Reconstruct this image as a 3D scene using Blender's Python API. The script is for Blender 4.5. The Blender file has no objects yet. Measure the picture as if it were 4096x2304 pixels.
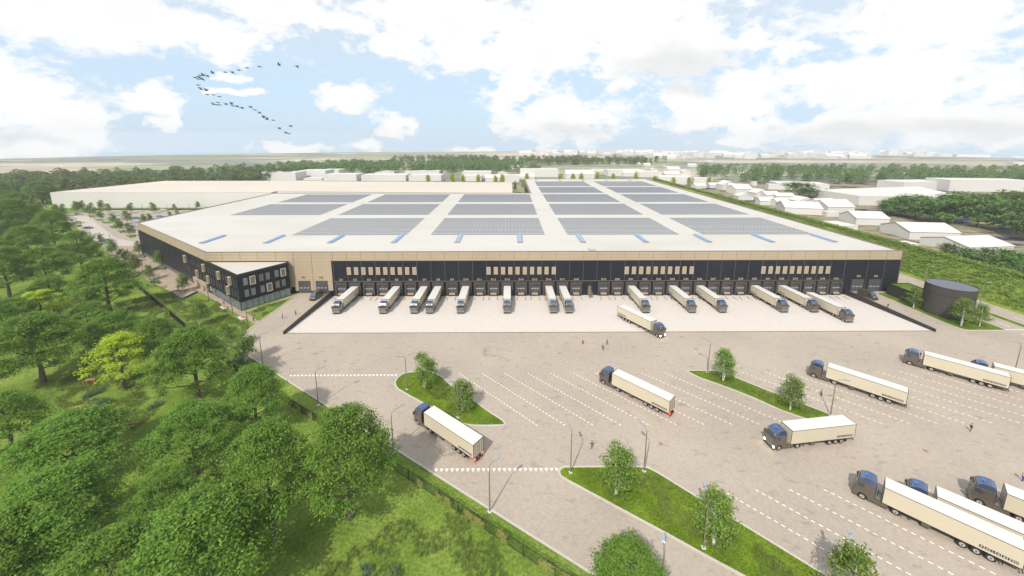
import bpy, bmesh, math, random
from mathutils import Vector, Matrix, noise as mnoise
R = random.Random(7)
PI = math.pi
scene = bpy.context.scene
COL = scene.collection

# ---------------------------------------------------------------- camera solved from the photograph
FPX, CY, PITCH, CAMH, YAW = 1527.325, 840.19, 0.18024, 57.52, 0.007335
_cp, _sp = math.cos(PITCH), math.sin(PITCH)
_cy, _sy = math.cos(YAW), math.sin(YAW)
def ray(u, v):
    a, b = (u - 2048.) / FPX, (v - CY) / FPX
    x, y, z = a, _cp - b * _sp, -_sp - b * _cp
    return Vector((x * _cy + y * _sy, -x * _sy + y * _cy, z))
def G(u, v, z=0.):
    d = ray(u, v); t = (z - CAMH) / d.z
    return Vector((d.x * t, d.y * t, z))
def XY(u, v, z=0.):
    p = G(u, v, z); return (p.x, p.y)
def project(p):
    x, y = p[0] * _cy - p[1] * _sy, p[0] * _sy + p[1] * _cy
    z = p[2] - CAMH
    w = y * _cp - z * _sp
    return (2048 + FPX * x / w, CY - FPX * (y * _sp + z * _cp) / w)
def HT(u, vb, vt, zb=0.):
    p = G(u, vb, zb); lo, hi = 0., 90.
    for _ in range(40):
        m = (lo + hi) / 2
        if project((p.x, p.y, zb + m))[1] > vt: lo = m
        else: hi = m
    return lo
def on_plane(u, v, p0, n):
    d = ray(u, v); o = Vector((0, 0, CAMH)); n = Vector(n)
    t = (Vector(p0) - o).dot(n) / d.dot(n)
    return o + d * t
Z6 = lambda ox, oy, s: (lambda x, y: (ox + x / s, oy + y / s))
q1, q4 = Z6(0, 600, 2.5156), Z6(3072, 600, 2.5156)
q3 = Z6(2048, 600, 2.5156); q2 = Z6(1024, 600, 2.5156)
q5, q6, q7, q8 = (Z6(x, 1100, 2.5156) for x in (0, 1024, 2048, 3072))
r1, r2, r3, r4 = (Z6(x, 1600, 2.0586) for x in (0, 1024, 2048, 3072))
c1, c2, c3 = Z6(3500, 1060, 4.262), Z6(220, 780, 4.025), Z6(500, 1000, 4.391)
c4, c5, c6, c7 = Z6(900, 1240, 6.0375), Z6(940, 640, 2.2596), Z6(2560, 640, 3.0667), Z6(2040, 590, 3.389)

# ---------------------------------------------------------------- materials
MATS = {}
def mat(name, col, rough=.6, metal=0., noise=None, emit=None, coat=0., spec=None, bump=None, alpha=None):
    if name in MATS: return MATS[name]
    m = bpy.data.materials.new(name); m.use_nodes = True
    nt = m.node_tree; b = nt.nodes['Principled BSDF']
    b.inputs['Base Color'].default_value = (*col, 1)
    b.inputs['Roughness'].default_value = rough; b.inputs['Metallic'].default_value = metal
    if coat: b.inputs['Coat Weight'].default_value = coat; b.inputs['Coat Roughness'].default_value = .03
    if spec is not None: b.inputs['Specular IOR Level'].default_value = spec
    if emit: b.inputs['Emission Color'].default_value = (*emit[0], 1); b.inputs['Emission Strength'].default_value = emit[1]
    if noise:                                   # (scale, amount) or (scale, amount, (sx,sy,sz))
        tc = nt.nodes.new('ShaderNodeTexCoord'); n = nt.nodes.new('ShaderNodeTexNoise')
        n.inputs['Scale'].default_value = noise[0]; n.inputs['Detail'].default_value = 5
        src = tc.outputs['Object']
        if len(noise) > 2:
            mp = nt.nodes.new('ShaderNodeMapping'); mp.inputs['Scale'].default_value = noise[2]
            nt.links.new(src, mp.inputs[0]); src = mp.outputs[0]
        nt.links.new(src, n.inputs[0])
        mr = nt.nodes.new('ShaderNodeMapRange'); mr.inputs[1].default_value = .3; mr.inputs[2].default_value = .7
        mr.inputs[3].default_value = 1 - noise[1]; mr.inputs[4].default_value = 1 + noise[1]
        nt.links.new(n.outputs[0], mr.inputs[0])
        mx = nt.nodes.new('ShaderNodeVectorMath'); mx.operation = 'SCALE'; mx.inputs[0].default_value = col
        nt.links.new(mr.outputs[0], mx.inputs['Scale']); nt.links.new(mx.outputs[0], b.inputs['Base Color'])
    MATS[name] = m
    return m
def nodes_of(name, rough=.8):
    m = bpy.data.materials.new(name); m.use_nodes = True; MATS[name] = m
    nt = m.node_tree; b = nt.nodes['Principled BSDF']; b.inputs['Roughness'].default_value = rough
    return m, nt, b
def N(nt, t, **k):
    n = nt.nodes.new('ShaderNode' + t)
    for a, v in k.items():
        if a.startswith('i_'):
            key = a[2:]; key = int(key) if key.isdigit() else key.replace('_', ' ')
            n.inputs[key].default_value = v
        else: setattr(n, a, v)
    return n
def noise_node(nt, scale, detail=4, coord='Object', sc=None, rot=None, rough=.5):
    tc = N(nt, 'TexCoord'); n = N(nt, 'TexNoise', i_Scale=scale, i_Detail=detail, i_Roughness=rough); src = tc.outputs[coord]
    if sc or rot:
        mp = N(nt, 'Mapping')
        if sc: mp.inputs['Scale'].default_value = sc
        if rot: mp.inputs['Rotation'].default_value = rot
        nt.links.new(src, mp.inputs[0]); src = mp.outputs[0]
    nt.links.new(src, n.inputs[0]); return n
def ramp(nt, src, stops):
    r = N(nt, 'ValToRGB'); e = r.color_ramp.elements
    while len(e) < len(stops): e.new(.5)
    for i, (p, c) in enumerate(stops): e[i].position = p; e[i].color = (*c, 1) if len(c) == 3 else c
    nt.links.new(src, r.inputs[0]); return r
def mixc(nt, fac, a, b, mode='MIX'):
    m = N(nt, 'Mix', data_type='RGBA', blend_type=mode)
    for s, v in ((0, fac), (6, a), (7, b)):
        if isinstance(v, (int, float)): m.inputs[s].default_value = v
        elif isinstance(v, tuple): m.inputs[s].default_value = (*v, 1)
        else: nt.links.new(v, m.inputs[s])
    return m.outputs[2]
g3 = lambda v: (v, v, v)

def paver_material(name, base, brick, rot, stain=.5):
    m, nt, b = nodes_of(name, .85)
    tc = N(nt, 'TexCoord'); mp = N(nt, 'Mapping'); mp.inputs['Rotation'].default_value = (0, 0, rot)
    nt.links.new(tc.outputs['Object'], mp.inputs[0])
    br = N(nt, 'TexBrick', i_Scale=1.0); br.inputs['Brick Width'].default_value = brick; br.inputs['Row Height'].default_value = brick * .5
    br.inputs['Mortar Size'].default_value = .035 * brick / .5; br.inputs['Mortar Smooth'].default_value = .3; br.inputs['Bias'].default_value = 0
    hi = tuple(c * 1.06 for c in base); lo = tuple(c * .9 for c in base)
    br.inputs['Color1'].default_value = (*hi, 1); br.inputs['Color2'].default_value = (*lo, 1)
    br.inputs['Mortar'].default_value = (*(c * .76 for c in base), 1)
    nt.links.new(mp.outputs[0], br.inputs[0])
    n1 = noise_node(nt, .05, 3); r1_ = ramp(nt, n1.outputs[0], [(.3, g3(.9)), (.7, g3(1.06))])
    c = mixc(nt, 1., br.outputs[0], r1_.outputs[0], 'MULTIPLY')
    n2 = noise_node(nt, .33, 6, sc=(1, 1.9, 1), rot=(0, 0, .5), rough=.62)
    r2_ = ramp(nt, n2.outputs[0], [(.33, g3(1 - stain * .6)), (.42, g3(1.0))])
    c = mixc(nt, 1., c, r2_.outputs[0], 'MULTIPLY')
    n3 = noise_node(nt, 1.3, 4); r3_ = ramp(nt, n3.outputs[0], [(.3, g3(.94)), (.7, g3(1.05))])
    c = mixc(nt, 1., c, r3_.outputs[0], 'MULTIPLY')
    nt.links.new(c, b.inputs['Base Color']); return m
M_yard = paver_material('clinker_paving', (.405, .347, .292), .36, PI / 4, .36)
M_plaza = paver_material('plaza_paving', (.36, .285, .225), 1.9, .6, .2)
M_parking = paver_material('parking_paving', (.36, .315, .27), .5, .6, .25)

def concrete_material():
    m, nt, b = nodes_of('apron_concrete', .85)
    n = noise_node(nt, .7, 8, rough=.7); r = ramp(nt, n.outputs[0], [(.3, (.52, .475, .445)), (.5, (.545, .505, .475)), (.72, (.565, .53, .50))])
    n2 = noise_node(nt, 3, 6); r2_ = ramp(nt, n2.outputs[0], [(.35, g3(.95)), (.65, g3(1.03))])
    nt.links.new(mixc(nt, 1., r.outputs[0], r2_.outputs[0], 'MULTIPLY'), b.inputs['Base Color']); return m
M_conc = concrete_material()

def grass_material(name, a, c_, scale=.25):
    m, nt, b = nodes_of(name, .95)
    n = noise_node(nt, scale, 8, rough=.65); r = ramp(nt, n.outputs[0], [(.3, a), (.52, tuple((x + y) / 2 for x, y in zip(a, c_))), (.7, c_)])
    n2 = noise_node(nt, 4, 5); r2_ = ramp(nt, n2.outputs[0], [(.3, g3(.62)), (.7, g3(1.3))])
    c = mixc(nt, 1., r.outputs[0], r2_.outputs[0], 'MULTIPLY')
    nt.links.new(c, b.inputs['Base Color'])
    bp = N(nt, 'Bump', i_Strength=.6, i_Distance=.3); nt.links.new(n2.outputs[0], bp.inputs['Height']); nt.links.new(bp.outputs[0], b.inputs['Normal'])
    b.inputs['Specular IOR Level'].default_value = .1
    return m
M_grass = grass_material('lawn_grass', (.065, .115, .008), (.155, .225, .018))

def land_material():
    """near grass round the site, soil, gardens and painted navy shadows among the houses, then a patchwork of fields"""
    m, nt, b = nodes_of('open_land', .95); b.inputs['Specular IOR Level'].default_value = .05
    geo = N(nt, 'NewGeometry'); sep = N(nt, 'SeparateXYZ'); nt.links.new(geo.outputs['Position'], sep.inputs[0])
    ng = noise_node(nt, .12, 8, rough=.65)
    grass = ramp(nt, ng.outputs[0], [(.3, (.08, .14, .018)), (.5, (.14, .21, .035)), (.72, (.21, .27, .06))]).outputs[0]
    nf = noise_node(nt, 2.2, 5); grass = mixc(nt, 1., grass, ramp(nt, nf.outputs[0], [(.3, g3(.65)), (.7, g3(1.3))]).outputs[0], 'MULTIPLY')
    n1 = noise_node(nt, .035, 5, sc=(1, 1.3, 1), rough=.6)
    town = ramp(nt, n1.outputs[0], [(.40, (.022, .035, .065)), (.46, (.17, .145, .10)), (.52, (.30, .25, .19)), (.60, (.13, .18, .07)), (.68, (.38, .33, .27))]).outputs[0]  # darkest navy stop paints shadow blotches into the ground between the houses
    tc = N(nt, 'TexCoord'); mp = N(nt, 'Mapping'); mp.inputs['Rotation'].default_value = (0, 0, .35); mp.inputs['Scale'].default_value = (.0035, .009, 1)
    nt.links.new(tc.outputs['Object'], mp.inputs[0])
    vo = N(nt, 'TexVoronoi', distance='CHEBYCHEV', i_Scale=1.0); nt.links.new(mp.outputs[0], vo.inputs[0])
    sc = N(nt, 'SeparateColor'); nt.links.new(vo.outputs['Color'], sc.inputs[0])
    field = ramp(nt, sc.outputs[0], [(0, (.15, .17, .15)), (.22, (.42, .36, .27)), (.4, (.10, .15, .10)), (.55, (.52, .47, .39)), (.7, (.08, .14, .10)), (.85, (.24, .28, .14)), (1, (.55, .51, .44))])
    field.color_ramp.interpolation = 'CONSTANT'
    n4 = noise_node(nt, .012, 6, sc=(1, 2.2, 1), rough=.6)
    field = mixc(nt, .42, field.outputs[0], ramp(nt, n4.outputs[0], [(.32, (.07, .09, .10)), (.5, (.33, .31, .26)), (.7, (.50, .46, .40))]).outputs[0])
    def step(sock, a, c):
        r = N(nt, 'MapRange', i_1=a, i_2=c, interpolation_type='SMOOTHSTEP'); nt.links.new(sock, r.inputs[0]); return r.outputs[0]
    right = step(sep.outputs[0], 186, 189)
    c = mixc(nt, right, grass, town)
    ytown = step(sep.outputs[1], 395, 420)
    c = mixc(nt, ytown, c, town)
    far = step(sep.outputs[1], 520, 600)
    c = mixc(nt, far, c, field)
    nt.links.new(c, b.inputs['Base Color']); return m
M_land = land_material()

def leaf_material(name, dark, light, trans=.35, var=.25):
    m, nt, b = nodes_of(name, .65)
    oi = N(nt, 'ObjectInfo'); geo = N(nt, 'NewGeometry')
    n = noise_node(nt, .9, 3, coord='Object')
    wn = N(nt, 'TexWhiteNoise', noise_dimensions='1D'); nt.links.new(geo.outputs['Random Per Island'], wn.inputs['W'])
    a = N(nt, 'Math', operation='MULTIPLY_ADD', i_1=.45, i_2=0); nt.links.new(n.outputs[0], a.inputs[0])
    a2 = N(nt, 'Math', operation='MULTIPLY_ADD', i_1=.5); nt.links.new(wn.outputs[0], a2.inputs[0]); nt.links.new(a.outputs[0], a2.inputs[2])
    c = ramp(nt, a2.outputs[0], [(.12, dark), (.8, light)]).outputs[0]
    hs = N(nt, 'HueSaturation'); nt.links.new(c, hs.inputs['Color'])
    mr = N(nt, 'MapRange', i_3=.5 - var * .08, i_4=.5 + var * .08); nt.links.new(oi.outputs['Random'], mr.inputs[0]); nt.links.new(mr.outputs[0], hs.inputs['Hue'])
    mv = N(nt, 'MapRange', i_3=1 - var, i_4=1 + var); nt.links.new(oi.outputs['Random'], mv.inputs[0]); nt.links.new(mv.outputs[0], hs.inputs['Value'])
    nt.links.new(hs.outputs[0], b.inputs['Base Color']); b.inputs['Specular IOR Level'].default_value = .25
    tr = N(nt, 'BsdfTranslucent'); nt.links.new(hs.outputs[0], tr.inputs[0])
    mx = N(nt, 'MixShader', i_0=trans); out = nt.nodes['Material Output']
    nt.links.new(b.outputs[0], mx.inputs[1]); nt.links.new(tr.outputs[0], mx.inputs[2]); nt.links.new(mx.outputs[0], out.inputs[0])
    return m
M_leaf = leaf_material('broadleaf', (.05, .125, .012), (.22, .38, .05), var=.06)
M_leaf_y = leaf_material('yellow_broadleaf', (.27, .40, .02), (.62, .74, .06), var=.05, trans=.45)
M_leaf_b = leaf_material('birch_leaf', (.07, .13, .02), (.25, .36, .06))
M_leaf_s = leaf_material('street_tree_leaf', (.25, .33, .02), (.52, .6, .06), var=.05)
M_leaf_w = leaf_material('wood_leaf', (.04, .10, .018), (.16, .27, .05))
M_leaf_h = leaf_material('hedge_leaf', (.06, .11, .015), (.24, .33, .05))
M_blade = leaf_material('tall_grass_blade', (.10, .145, .03), (.30, .35, .10))
M_reed = leaf_material('reed_blade', (.16, .30, .14), (.35, .52, .30))
M_ivy = leaf_material('ivy_leaf', (.12, .17, .03), (.42, .46, .13))
M_bark = mat('bark', (.12, .095, .07), .9, noise=(3, .35))
def birch_bark():
    m, nt, b = nodes_of('birch_bark', .7)
    n = noise_node(nt, 2.2, 4, sc=(1, 1, 4)); r = ramp(nt, n.outputs[0], [(.38, (.05, .045, .04)), (.46, (.62, .6, .56)), (.7, (.74, .72, .68))])
    nt.links.new(r.outputs[0], b.inputs['Base Color']); return m
M_birch = birch_bark()

def cladding(name, col, rough, period, amp=.18, cloud=.25, spec=.5):
    m, nt, b = nodes_of(name, rough)
    tc = N(nt, 'TexCoord'); sp = N(nt, 'SeparateXYZ'); nt.links.new(tc.outputs['Object'], sp.inputs[0])
    w = N(nt, 'Math', operation='MULTIPLY', i_1=1 / period); nt.links.new(sp.outputs[2], w.inputs[0])
    f = N(nt, 'Math', operation='FRACT'); nt.links.new(w.outputs[0], f.inputs[0])
    r = ramp(nt, f.outputs[0], [(.0, g3(1 - amp)), (.08, g3(1.)), (.92, g3(1.)), (1., g3(1 - amp))])
    n = noise_node(nt, .06, 4, sc=(1, 1, .5)); r2_ = ramp(nt, n.outputs[0], [(.3, g3(1 - cloud)), (.7, g3(1 + cloud))])
    c = mixc(nt, 1., col, r.outputs[0], 'MULTIPLY'); c = mixc(nt, 1., c, r2_.outputs[0], 'MULTIPLY')
    nt.links.new(c, b.inputs['Base Color']); b.inputs['Specular IOR Level'].default_value = spec
    return m
M_dark = cladding('anthracite_cladding', (.012, .0145, .022), .5, .3, .35, .25, .22)
M_dark2 = cladding('graphite_cladding', (.030, .028, .027), .5, 1.1, .3, .2, .4)
M_tan = cladding('sand_cladding', (.40, .325, .232), .45, 1.0, .16, .06)
M_trim = mat('bronze_trim', (.16, .125, .095), .5)
M_seam = mat('grey_seam', (.11, .10, .095), .5)
M_tanseam = mat('sand_seam', (.27, .21, .145), .5)
M_plinth = mat('concrete_plinth', (.10, .095, .09), .8, noise=(.5, .15))
M_black = mat('black_metal', (.012, .012, .014), .45)
def roof_material():
    m, nt, b = nodes_of('roof_membrane', .5)
    n = noise_node(nt, .02, 6, sc=(1, 3.2, 1), rough=.6); r = ramp(nt, n.outputs[0], [(.3, (.46, .437, .392)), (.5, (.505, .487, .452)), (.7, (.53, .515, .488))])
    tc = N(nt, 'TexCoord'); sp = N(nt, 'SeparateXYZ'); nt.links.new(tc.outputs['Object'], sp.inputs[0])
    w = N(nt, 'Math', operation='MULTIPLY', i_1=.5); nt.links.new(sp.outputs[1], w.inputs[0]); f = N(nt, 'Math', operation='FRACT'); nt.links.new(w.outputs[0], f.inputs[0])
    r2_ = ramp(nt, f.outputs[0], [(.0, g3(.93)), (.05, g3(1.)), (1., g3(1.))])
    nt.links.new(mixc(nt, 1., r.outputs[0], r2_.outputs[0], 'MULTIPLY'), b.inputs['Base Color']); return m
M_roof = roof_material()
M_white = mat('white_render', (.58, .57, .555), .8, noise=(.03, .03))
M_whiteroof = mat('white_roof', (.56, .55, .53), .8, noise=(.03, .03))
M_beige = mat('beige_roof', (.53, .48, .425), .8, noise=(.012, .04))
M_kerb = mat('kerb_stone', (.46, .43, .39), .8, noise=(1.5, .08))
M_paint = mat('road_paint', (.82, .81, .78), .7, noise=(2, .08))
M_pane = mat('window_pane', (.16, .175, .185), .06, spec=.8)
M_slot = mat('dark_pane', (.11, .118, .125), .08, spec=.8)
M_louvre = mat('louvre_grille', (.33, .26, .185), .45)
M_louvre_f = mat('louvre_frame', (.55, .45, .33), .45)
M_door = mat('dock_door_panel', (.075, .072, .078), .45)
M_shelter = mat('dock_shelter_rubber', (.055, .05, .046), .6, noise=(1, .15))
M_vision = mat('vision_panel', (.42, .46, .50), .15)
M_lip = mat('leveller_steel', (.36, .28, .20), .55, noise=(2, .15))
M_letter = mat('sand_lettering', (.56, .48, .36), .5)
M_letter_d = mat('dark_lettering', (.05, .045, .045), .5)
M_steel = mat('galvanised_steel', (.34, .32, .29), .45, .6)
M_pole = mat('lamp_pole_paint', (.20, .175, .145), .5)
M_lamp = mat('lamp_head_glass', (.30, .35, .43), .2, .2)
M_dpole = mat('slate_lamp_paint', (.035, .045, .05), .5)
M_solar = None
def solar_material():
    m, nt, b = nodes_of('solar_glass', .12)
    tc = N(nt, 'TexCoord'); sp = N(nt, 'SeparateXYZ'); nt.links.new(tc.outputs['Object'], sp.inputs[0])
    f = N(nt, 'Math', operation='FRACT'); w = N(nt, 'Math', operation='MULTIPLY', i_1=1 / 1.7); nt.links.new(sp.outputs[0], w.inputs[0]); nt.links.new(w.outputs[0], f.inputs[0])
    r = ramp(nt, f.outputs[0], [(.0, (.06, .07, .09)), (.07, (.06, .07, .09)), (.08, (.33, .35, .385)), (1., (.33, .35, .385))]); r.color_ramp.interpolation = 'CONSTANT'
    nt.links.new(r.outputs[0], b.inputs['Base Color']); b.inputs['Metallic'].default_value = .35
    return m
M_solar = solar_material()
M_dome = mat('skylight_polycarbonate', (.27, .42, .64), .10, .6)
M_paintb = mat('brown_truck_paint', (.115, .096, .078), .28, .3, coat=.8)
M_cabroof_sky = mat('gloss_sky_cab_roof', (.10, .15, .28), .10, .75, coat=1)  # blue base colour paints the sky mirrored in the brown cab's roof
M_box = mat('cream_trailer_skin', (.54, .485, .37), .45, noise=(.2, .03))
M_boxroof = mat('trailer_roof', (.58, .575, .56), .55)
M_chassis = mat('chassis_black', (.022, .02, .018), .6)
M_tyre = mat('tyre_rubber', (.018, .016, .014), .85)
M_rim = mat('wheel_rim', (.55, .54, .52), .35, .5)
M_glass = mat('vehicle_glass', (.035, .045, .06), .05, spec=1.)
M_chrome = mat('grille_bar', (.36, .35, .32), .3, .6)
M_logo = mat('logo_square', (.018, .018, .024), .6)
M_logot = mat('logo_letter', (.75, .74, .70), .6)
M_red = mat('red_lens', (.35, .01, .01), .3)
M_redlit = mat('lit_tail_lamp', (.6, .01, .005), .3, emit=((1., .02, .01), 34))
M_headlit = mat('lit_headlamp', (.9, .85, .6), .3, emit=((1., .9, .5), 30))
M_head = mat('headlamp_lens', (.5, .5, .5), .1, .3)

# ---------------------------------------------------------------- mesh builder
class MB:
    def __init__(s): s.v = []; s.f = []; s.m = []; s.sm = []
    def add(s, vs, fs, mi=0, smooth=False):
        o = len(s.v); s.v += [tuple(p) for p in vs]
        for f in fs: s.f.append(tuple(i + o for i in f)); s.m.append(mi); s.sm.append(smooth)
    def box(s, x0, x1, y0, y1, z0, z1, mi=0, M=None):
        vs = [(x, y, z) for z in (z0, z1) for x, y in ((x0, y0), (x1, y0), (x1, y1), (x0, y1))]
        if M: vs = [M @ Vector(p) for p in vs]
        s.add(vs, [(3, 2, 1, 0), (4, 5, 6, 7), (0, 1, 5, 4), (1, 2, 6, 5), (2, 3, 7, 6), (3, 0, 4, 7)], mi)
    def prism(s, poly, z0, z1, mi=0, top=True, bottom=True, mt=None):
        n = len(poly)
        a = sum(poly[i][0] * poly[(i + 1) % n][1] - poly[(i + 1) % n][0] * poly[i][1] for i in range(n))
        if a < 0: poly = poly[::-1]
        vs = [(*p[:2], z0) for p in poly] + [(*p[:2], z1) for p in poly]
        s.add(vs, [(i, (i + 1) % n, n + (i + 1) % n, n + i) for i in range(n)], mi)
        if top: s.add(vs[n:], [tuple(range(n))], mi if mt is None else mt)
        if bottom: s.add(vs[:n], [tuple(range(n))[::-1]], mi)
    def sheet(s, poly, z, mi=0):
        n = len(poly)
        a = sum(poly[i][0] * poly[(i + 1) % n][1] - poly[(i + 1) % n][0] * poly[i][1] for i in range(n))
        if a < 0: poly = poly[::-1]
        zz = z if callable(z) else (lambda p: z)
        s.add([(p[0], p[1], zz(p)) for p in poly], [tuple(range(n))], mi)
    def profile(s, pts, y0, y1, mi=0, taper=None):
        """side outline (x,z) extruded along y; taper(x,z)-> half width factor"""
        t = taper or (lambda x, z: 1.)
        n = len(pts); c = (y0 + y1) / 2; h = (y1 - y0) / 2
        vs = [(x, c - h * t(x, z), z) for x, z in pts] + [(x, c + h * t(x, z), z) for x, z in pts]
        a = sum(pts[i][0] * pts[(i + 1) % n][1] - pts[(i + 1) % n][0] * pts[i][1] for i in range(n))
        side = [(i, (i + 1) % n, n + (i + 1) % n, n + i) for i in range(n)]
        cap0, cap1 = tuple(range(n)), tuple(range(2 * n - 1, n - 1, -1))
        if a < 0: side = [f[::-1] for f in side]; cap0, cap1 = cap0[::-1], cap1[::-1]
        s.add(vs, [f[::-1] for f in side] if False else side, mi); s.add(vs, [cap0, cap1], mi)
    def cyl(s, p0, p1, r0, r1=None, n=8, mi=0, caps=True, smooth=True):
        r1 = r0 if r1 is None else r1; p0, p1 = Vector(p0), Vector(p1); d = (p1 - p0)
        if d.length < 1e-6: return
        d.normalize(); a = d.orthogonal().normalized(); b = d.cross(a)
        vs = []
        for p, r in ((p0, r0), (p1, r1)):
            vs += [p + (a * math.cos(2 * PI * i / n) + b * math.sin(2 * PI * i / n)) * r for i in range(n)]
        s.add(vs, [(i, (i + 1) % n, n + (i + 1) % n, n + i) for i in range(n)], mi, smooth)
        if caps: s.add(vs, [tuple(range(n))[::-1], tuple(range(n, 2 * n))], mi)
    def tube(s, pts, r, n=6, mi=0):
        rs = r if isinstance(r, (list, tuple)) else [r] * len(pts)
        for i in range(len(pts) - 1): s.cyl(pts[i], pts[i + 1], rs[i], rs[i + 1], n, mi)
    def mesh(s, name, mats, bevel=0.):
        me = bpy.data.meshes.new(name); me.from_pydata(s.v, [], s.f)
        for m in mats if isinstance(mats, (list, tuple)) else [mats]: me.materials.append(m)
        me.polygons.foreach_set('material_index', s.m); me.polygons.foreach_set('use_smooth', s.sm)
        if bevel:
            bm = bmesh.new(); bm.from_mesh(me); bmesh.ops.remove_doubles(bm, verts=bm.verts, dist=1e-4)
            bmesh.ops.recalc_face_normals(bm, faces=bm.faces)
            ed = [e for e in bm.edges if len(e.link_faces) == 2 and e.calc_face_angle() > .35]
            bmesh.ops.bevel(bm, geom=ed, offset=bevel, segments=2, affect='EDGES', profile=.5); bm.to_mesh(me); bm.free()
        me.update(); return me
def obj(name, me, parent=None, loc=None):
    o = bpy.data.objects.new(name, me); COL.objects.link(o)
    if parent: o.parent = parent
    if loc: o.location = loc
    return o
def tag(o, label=None, cat=None, group=None, kind=None):
    if label: o['label'] = label
    if cat: o['category'] = cat
    if group: o['group'] = group
    if kind: o['kind'] = kind
    return o
def empty(name, loc=(0, 0, 0), rz=0.):
    o = bpy.data.objects.new(name, None); COL.objects.link(o); o.location = loc; o.rotation_euler = (0, 0, rz); o.empty_display_size = .5
    return o
def kids(o): return [c for c in bpy.data.objects if c.parent == o]
CH = {}
def copy_tree(o, parent=None):
    c = o.copy(); COL.objects.link(c)
    if parent: c.parent = parent
    if o not in CH: CH[o] = list(o.children)
    for ch in CH[o]: copy_tree(ch, c)
    return c
def struct(name, mb, m, kind='structure'):
    o = obj(name, mb.mesh(name, m)); o['kind'] = kind; return o
ORD = ['first', 'second', 'third', 'fourth', 'fifth', 'sixth', 'seventh', 'eighth', 'ninth', 'tenth', 'eleventh', 'twelfth', 'thirteenth', 'fourteenth', 'fifteenth', 'sixteenth', 'seventeenth', 'eighteenth', 'nineteenth']
TENS = {2: 'twent', 3: 'thirt', 4: 'fort', 5: 'fift', 6: 'sixt', 7: 'sevent', 8: 'eight', 9: 'ninet'}
def nth(i):
    i += 1
    if i < 20: return ORD[i - 1]
    if i >= 100: return ('hundred and ' + nth(i - 101)) if i > 100 else 'hundredth'
    t, u = divmod(i, 10)
    return TENS[t] + ('ieth' if u == 0 else 'y-' + ORD[u - 1])
def text_mesh(s, size, name='text'):
    cu = bpy.data.curves.new(name, 'FONT'); cu.body = s; cu.size = size; cu.align_x = 'CENTER'; cu.align_y = 'CENTER'; cu.extrude = .02; cu.resolution_u = 3
    o = bpy.data.objects.new(name, cu); COL.objects.link(o); bpy.context.view_layer.update()
    me = bpy.data.meshes.new_from_object(o.evaluated_get(bpy.context.evaluated_depsgraph_get())); bpy.data.objects.remove(o); bpy.data.curves.remove(cu)
    return me

# ---------------------------------------------------------------- setting: ground, yard, apron, roads
AX0, AX1, AY0, AY1 = -68.0, 130.0, 107.9, 138.95
rim = []
for i in range(96):
    a = 2 * PI * i / 96; rim.append((2060 * math.cos(a), 2060 * math.sin(a)))
g = MB()
hole = [(AX0, AY0), (AX1, AY0), (AX1, AY1), (AX0, AY1)]
zs = -.07
# four sheets round the sunken apron, joined at the corners
def arc(a0, a1, n=24): return [(2060 * math.cos(math.radians(a0 + (a1 - a0) * i / n)), 2060 * math.sin(math.radians(a0 + (a1 - a0) * i / n))) for i in range(n + 1)]
for s0, s1, a0, a1 in ((hole[0], hole[1], -45, -135), (hole[1], hole[2], 45, -45), (hole[2], hole[3], 135, 45), (hole[3], hole[0], 225, 135)):
    A_ = arc(a0, a1); g.add([(*s0, zs), (*s1, zs)] + [(*p, zs) for p in A_], [tuple(range(len(A_) + 2))])
ground = struct('ground', g, M_land)
yl = MB()
KL = [(-80.2, 138.9), (-80.6, 106.7), (-78.8, 101.3), (-73.2, 96.8), (-67.5, 93.2), (-37.6, 73.6), (-6.1, 53.0), (11.7, 41.4), (52, 15)]
yl.sheet([KL[0], KL[1], KL[2], (AX0, 101.3), (AX0, 138.9)], 0)
yl.sheet([(AX0, 101.3)] + KL[2:] + [(260, 15), (260, 107.9), (AX1, 107.9), (AX0, 107.9)], 0)
yl.sheet([(AX1, 107.9), (171.2, 107.9), (171.2, 440), (149.8, 440), (149.8, 138.9), (AX1, 138.9)], 0)
struct('yard', yl, M_yard)
ap = MB(); ZD = -1.2
ap.sheet(hole, lambda p: .012 if p[1] < 120 else ZD)
struct('loading_apron', ap, M_conc)
dk = MB(); dk.box(AX0, AX1, AY0 - .35, AY0 - .02, -.02, .03, 0)
struct('drain_channel', dk, M_trim)
kb = MB()
def kerb(pts, w=.32, h=.13, z0=-.03, closed=False, mb=None):
    mb = mb or kb; n = len(pts); P = [Vector(p) for p in pts]
    L, Rr = [], []
    for i in range(n):
        a = P[i - 1] if (i or closed) else None; b = P[(i + 1) % n] if (i < n - 1 or closed) else None
        d1 = (P[i] - a).normalized() if a is not None else None; d2 = (b - P[i]).normalized() if b is not None else None
        d = ((d1 or d2) + (d2 or d1)).normalized(); nn = Vector((-d.y, d.x)); k = 1 / max(.5, nn.dot(Vector((-(d2 or d1).y, (d2 or d1).x))))
        L.append(P[i] + nn * w / 2 * k); Rr.append(P[i] - nn * w / 2 * k)
    for i in range(n if closed else n - 1):
        j = (i + 1) % n
        vs = [(*L[i], z0), (*Rr[i], z0), (*Rr[j], z0), (*L[j], z0), (*L[i], h), (*Rr[i], h), (*Rr[j], h), (*L[j], h)]
        mb.add(vs, [(4, 5, 6, 7), (0, 1, 5, 4), (1, 2, 6, 5), (2, 3, 7, 6), (3, 0, 4, 7)])
kerb(KL)
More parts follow.
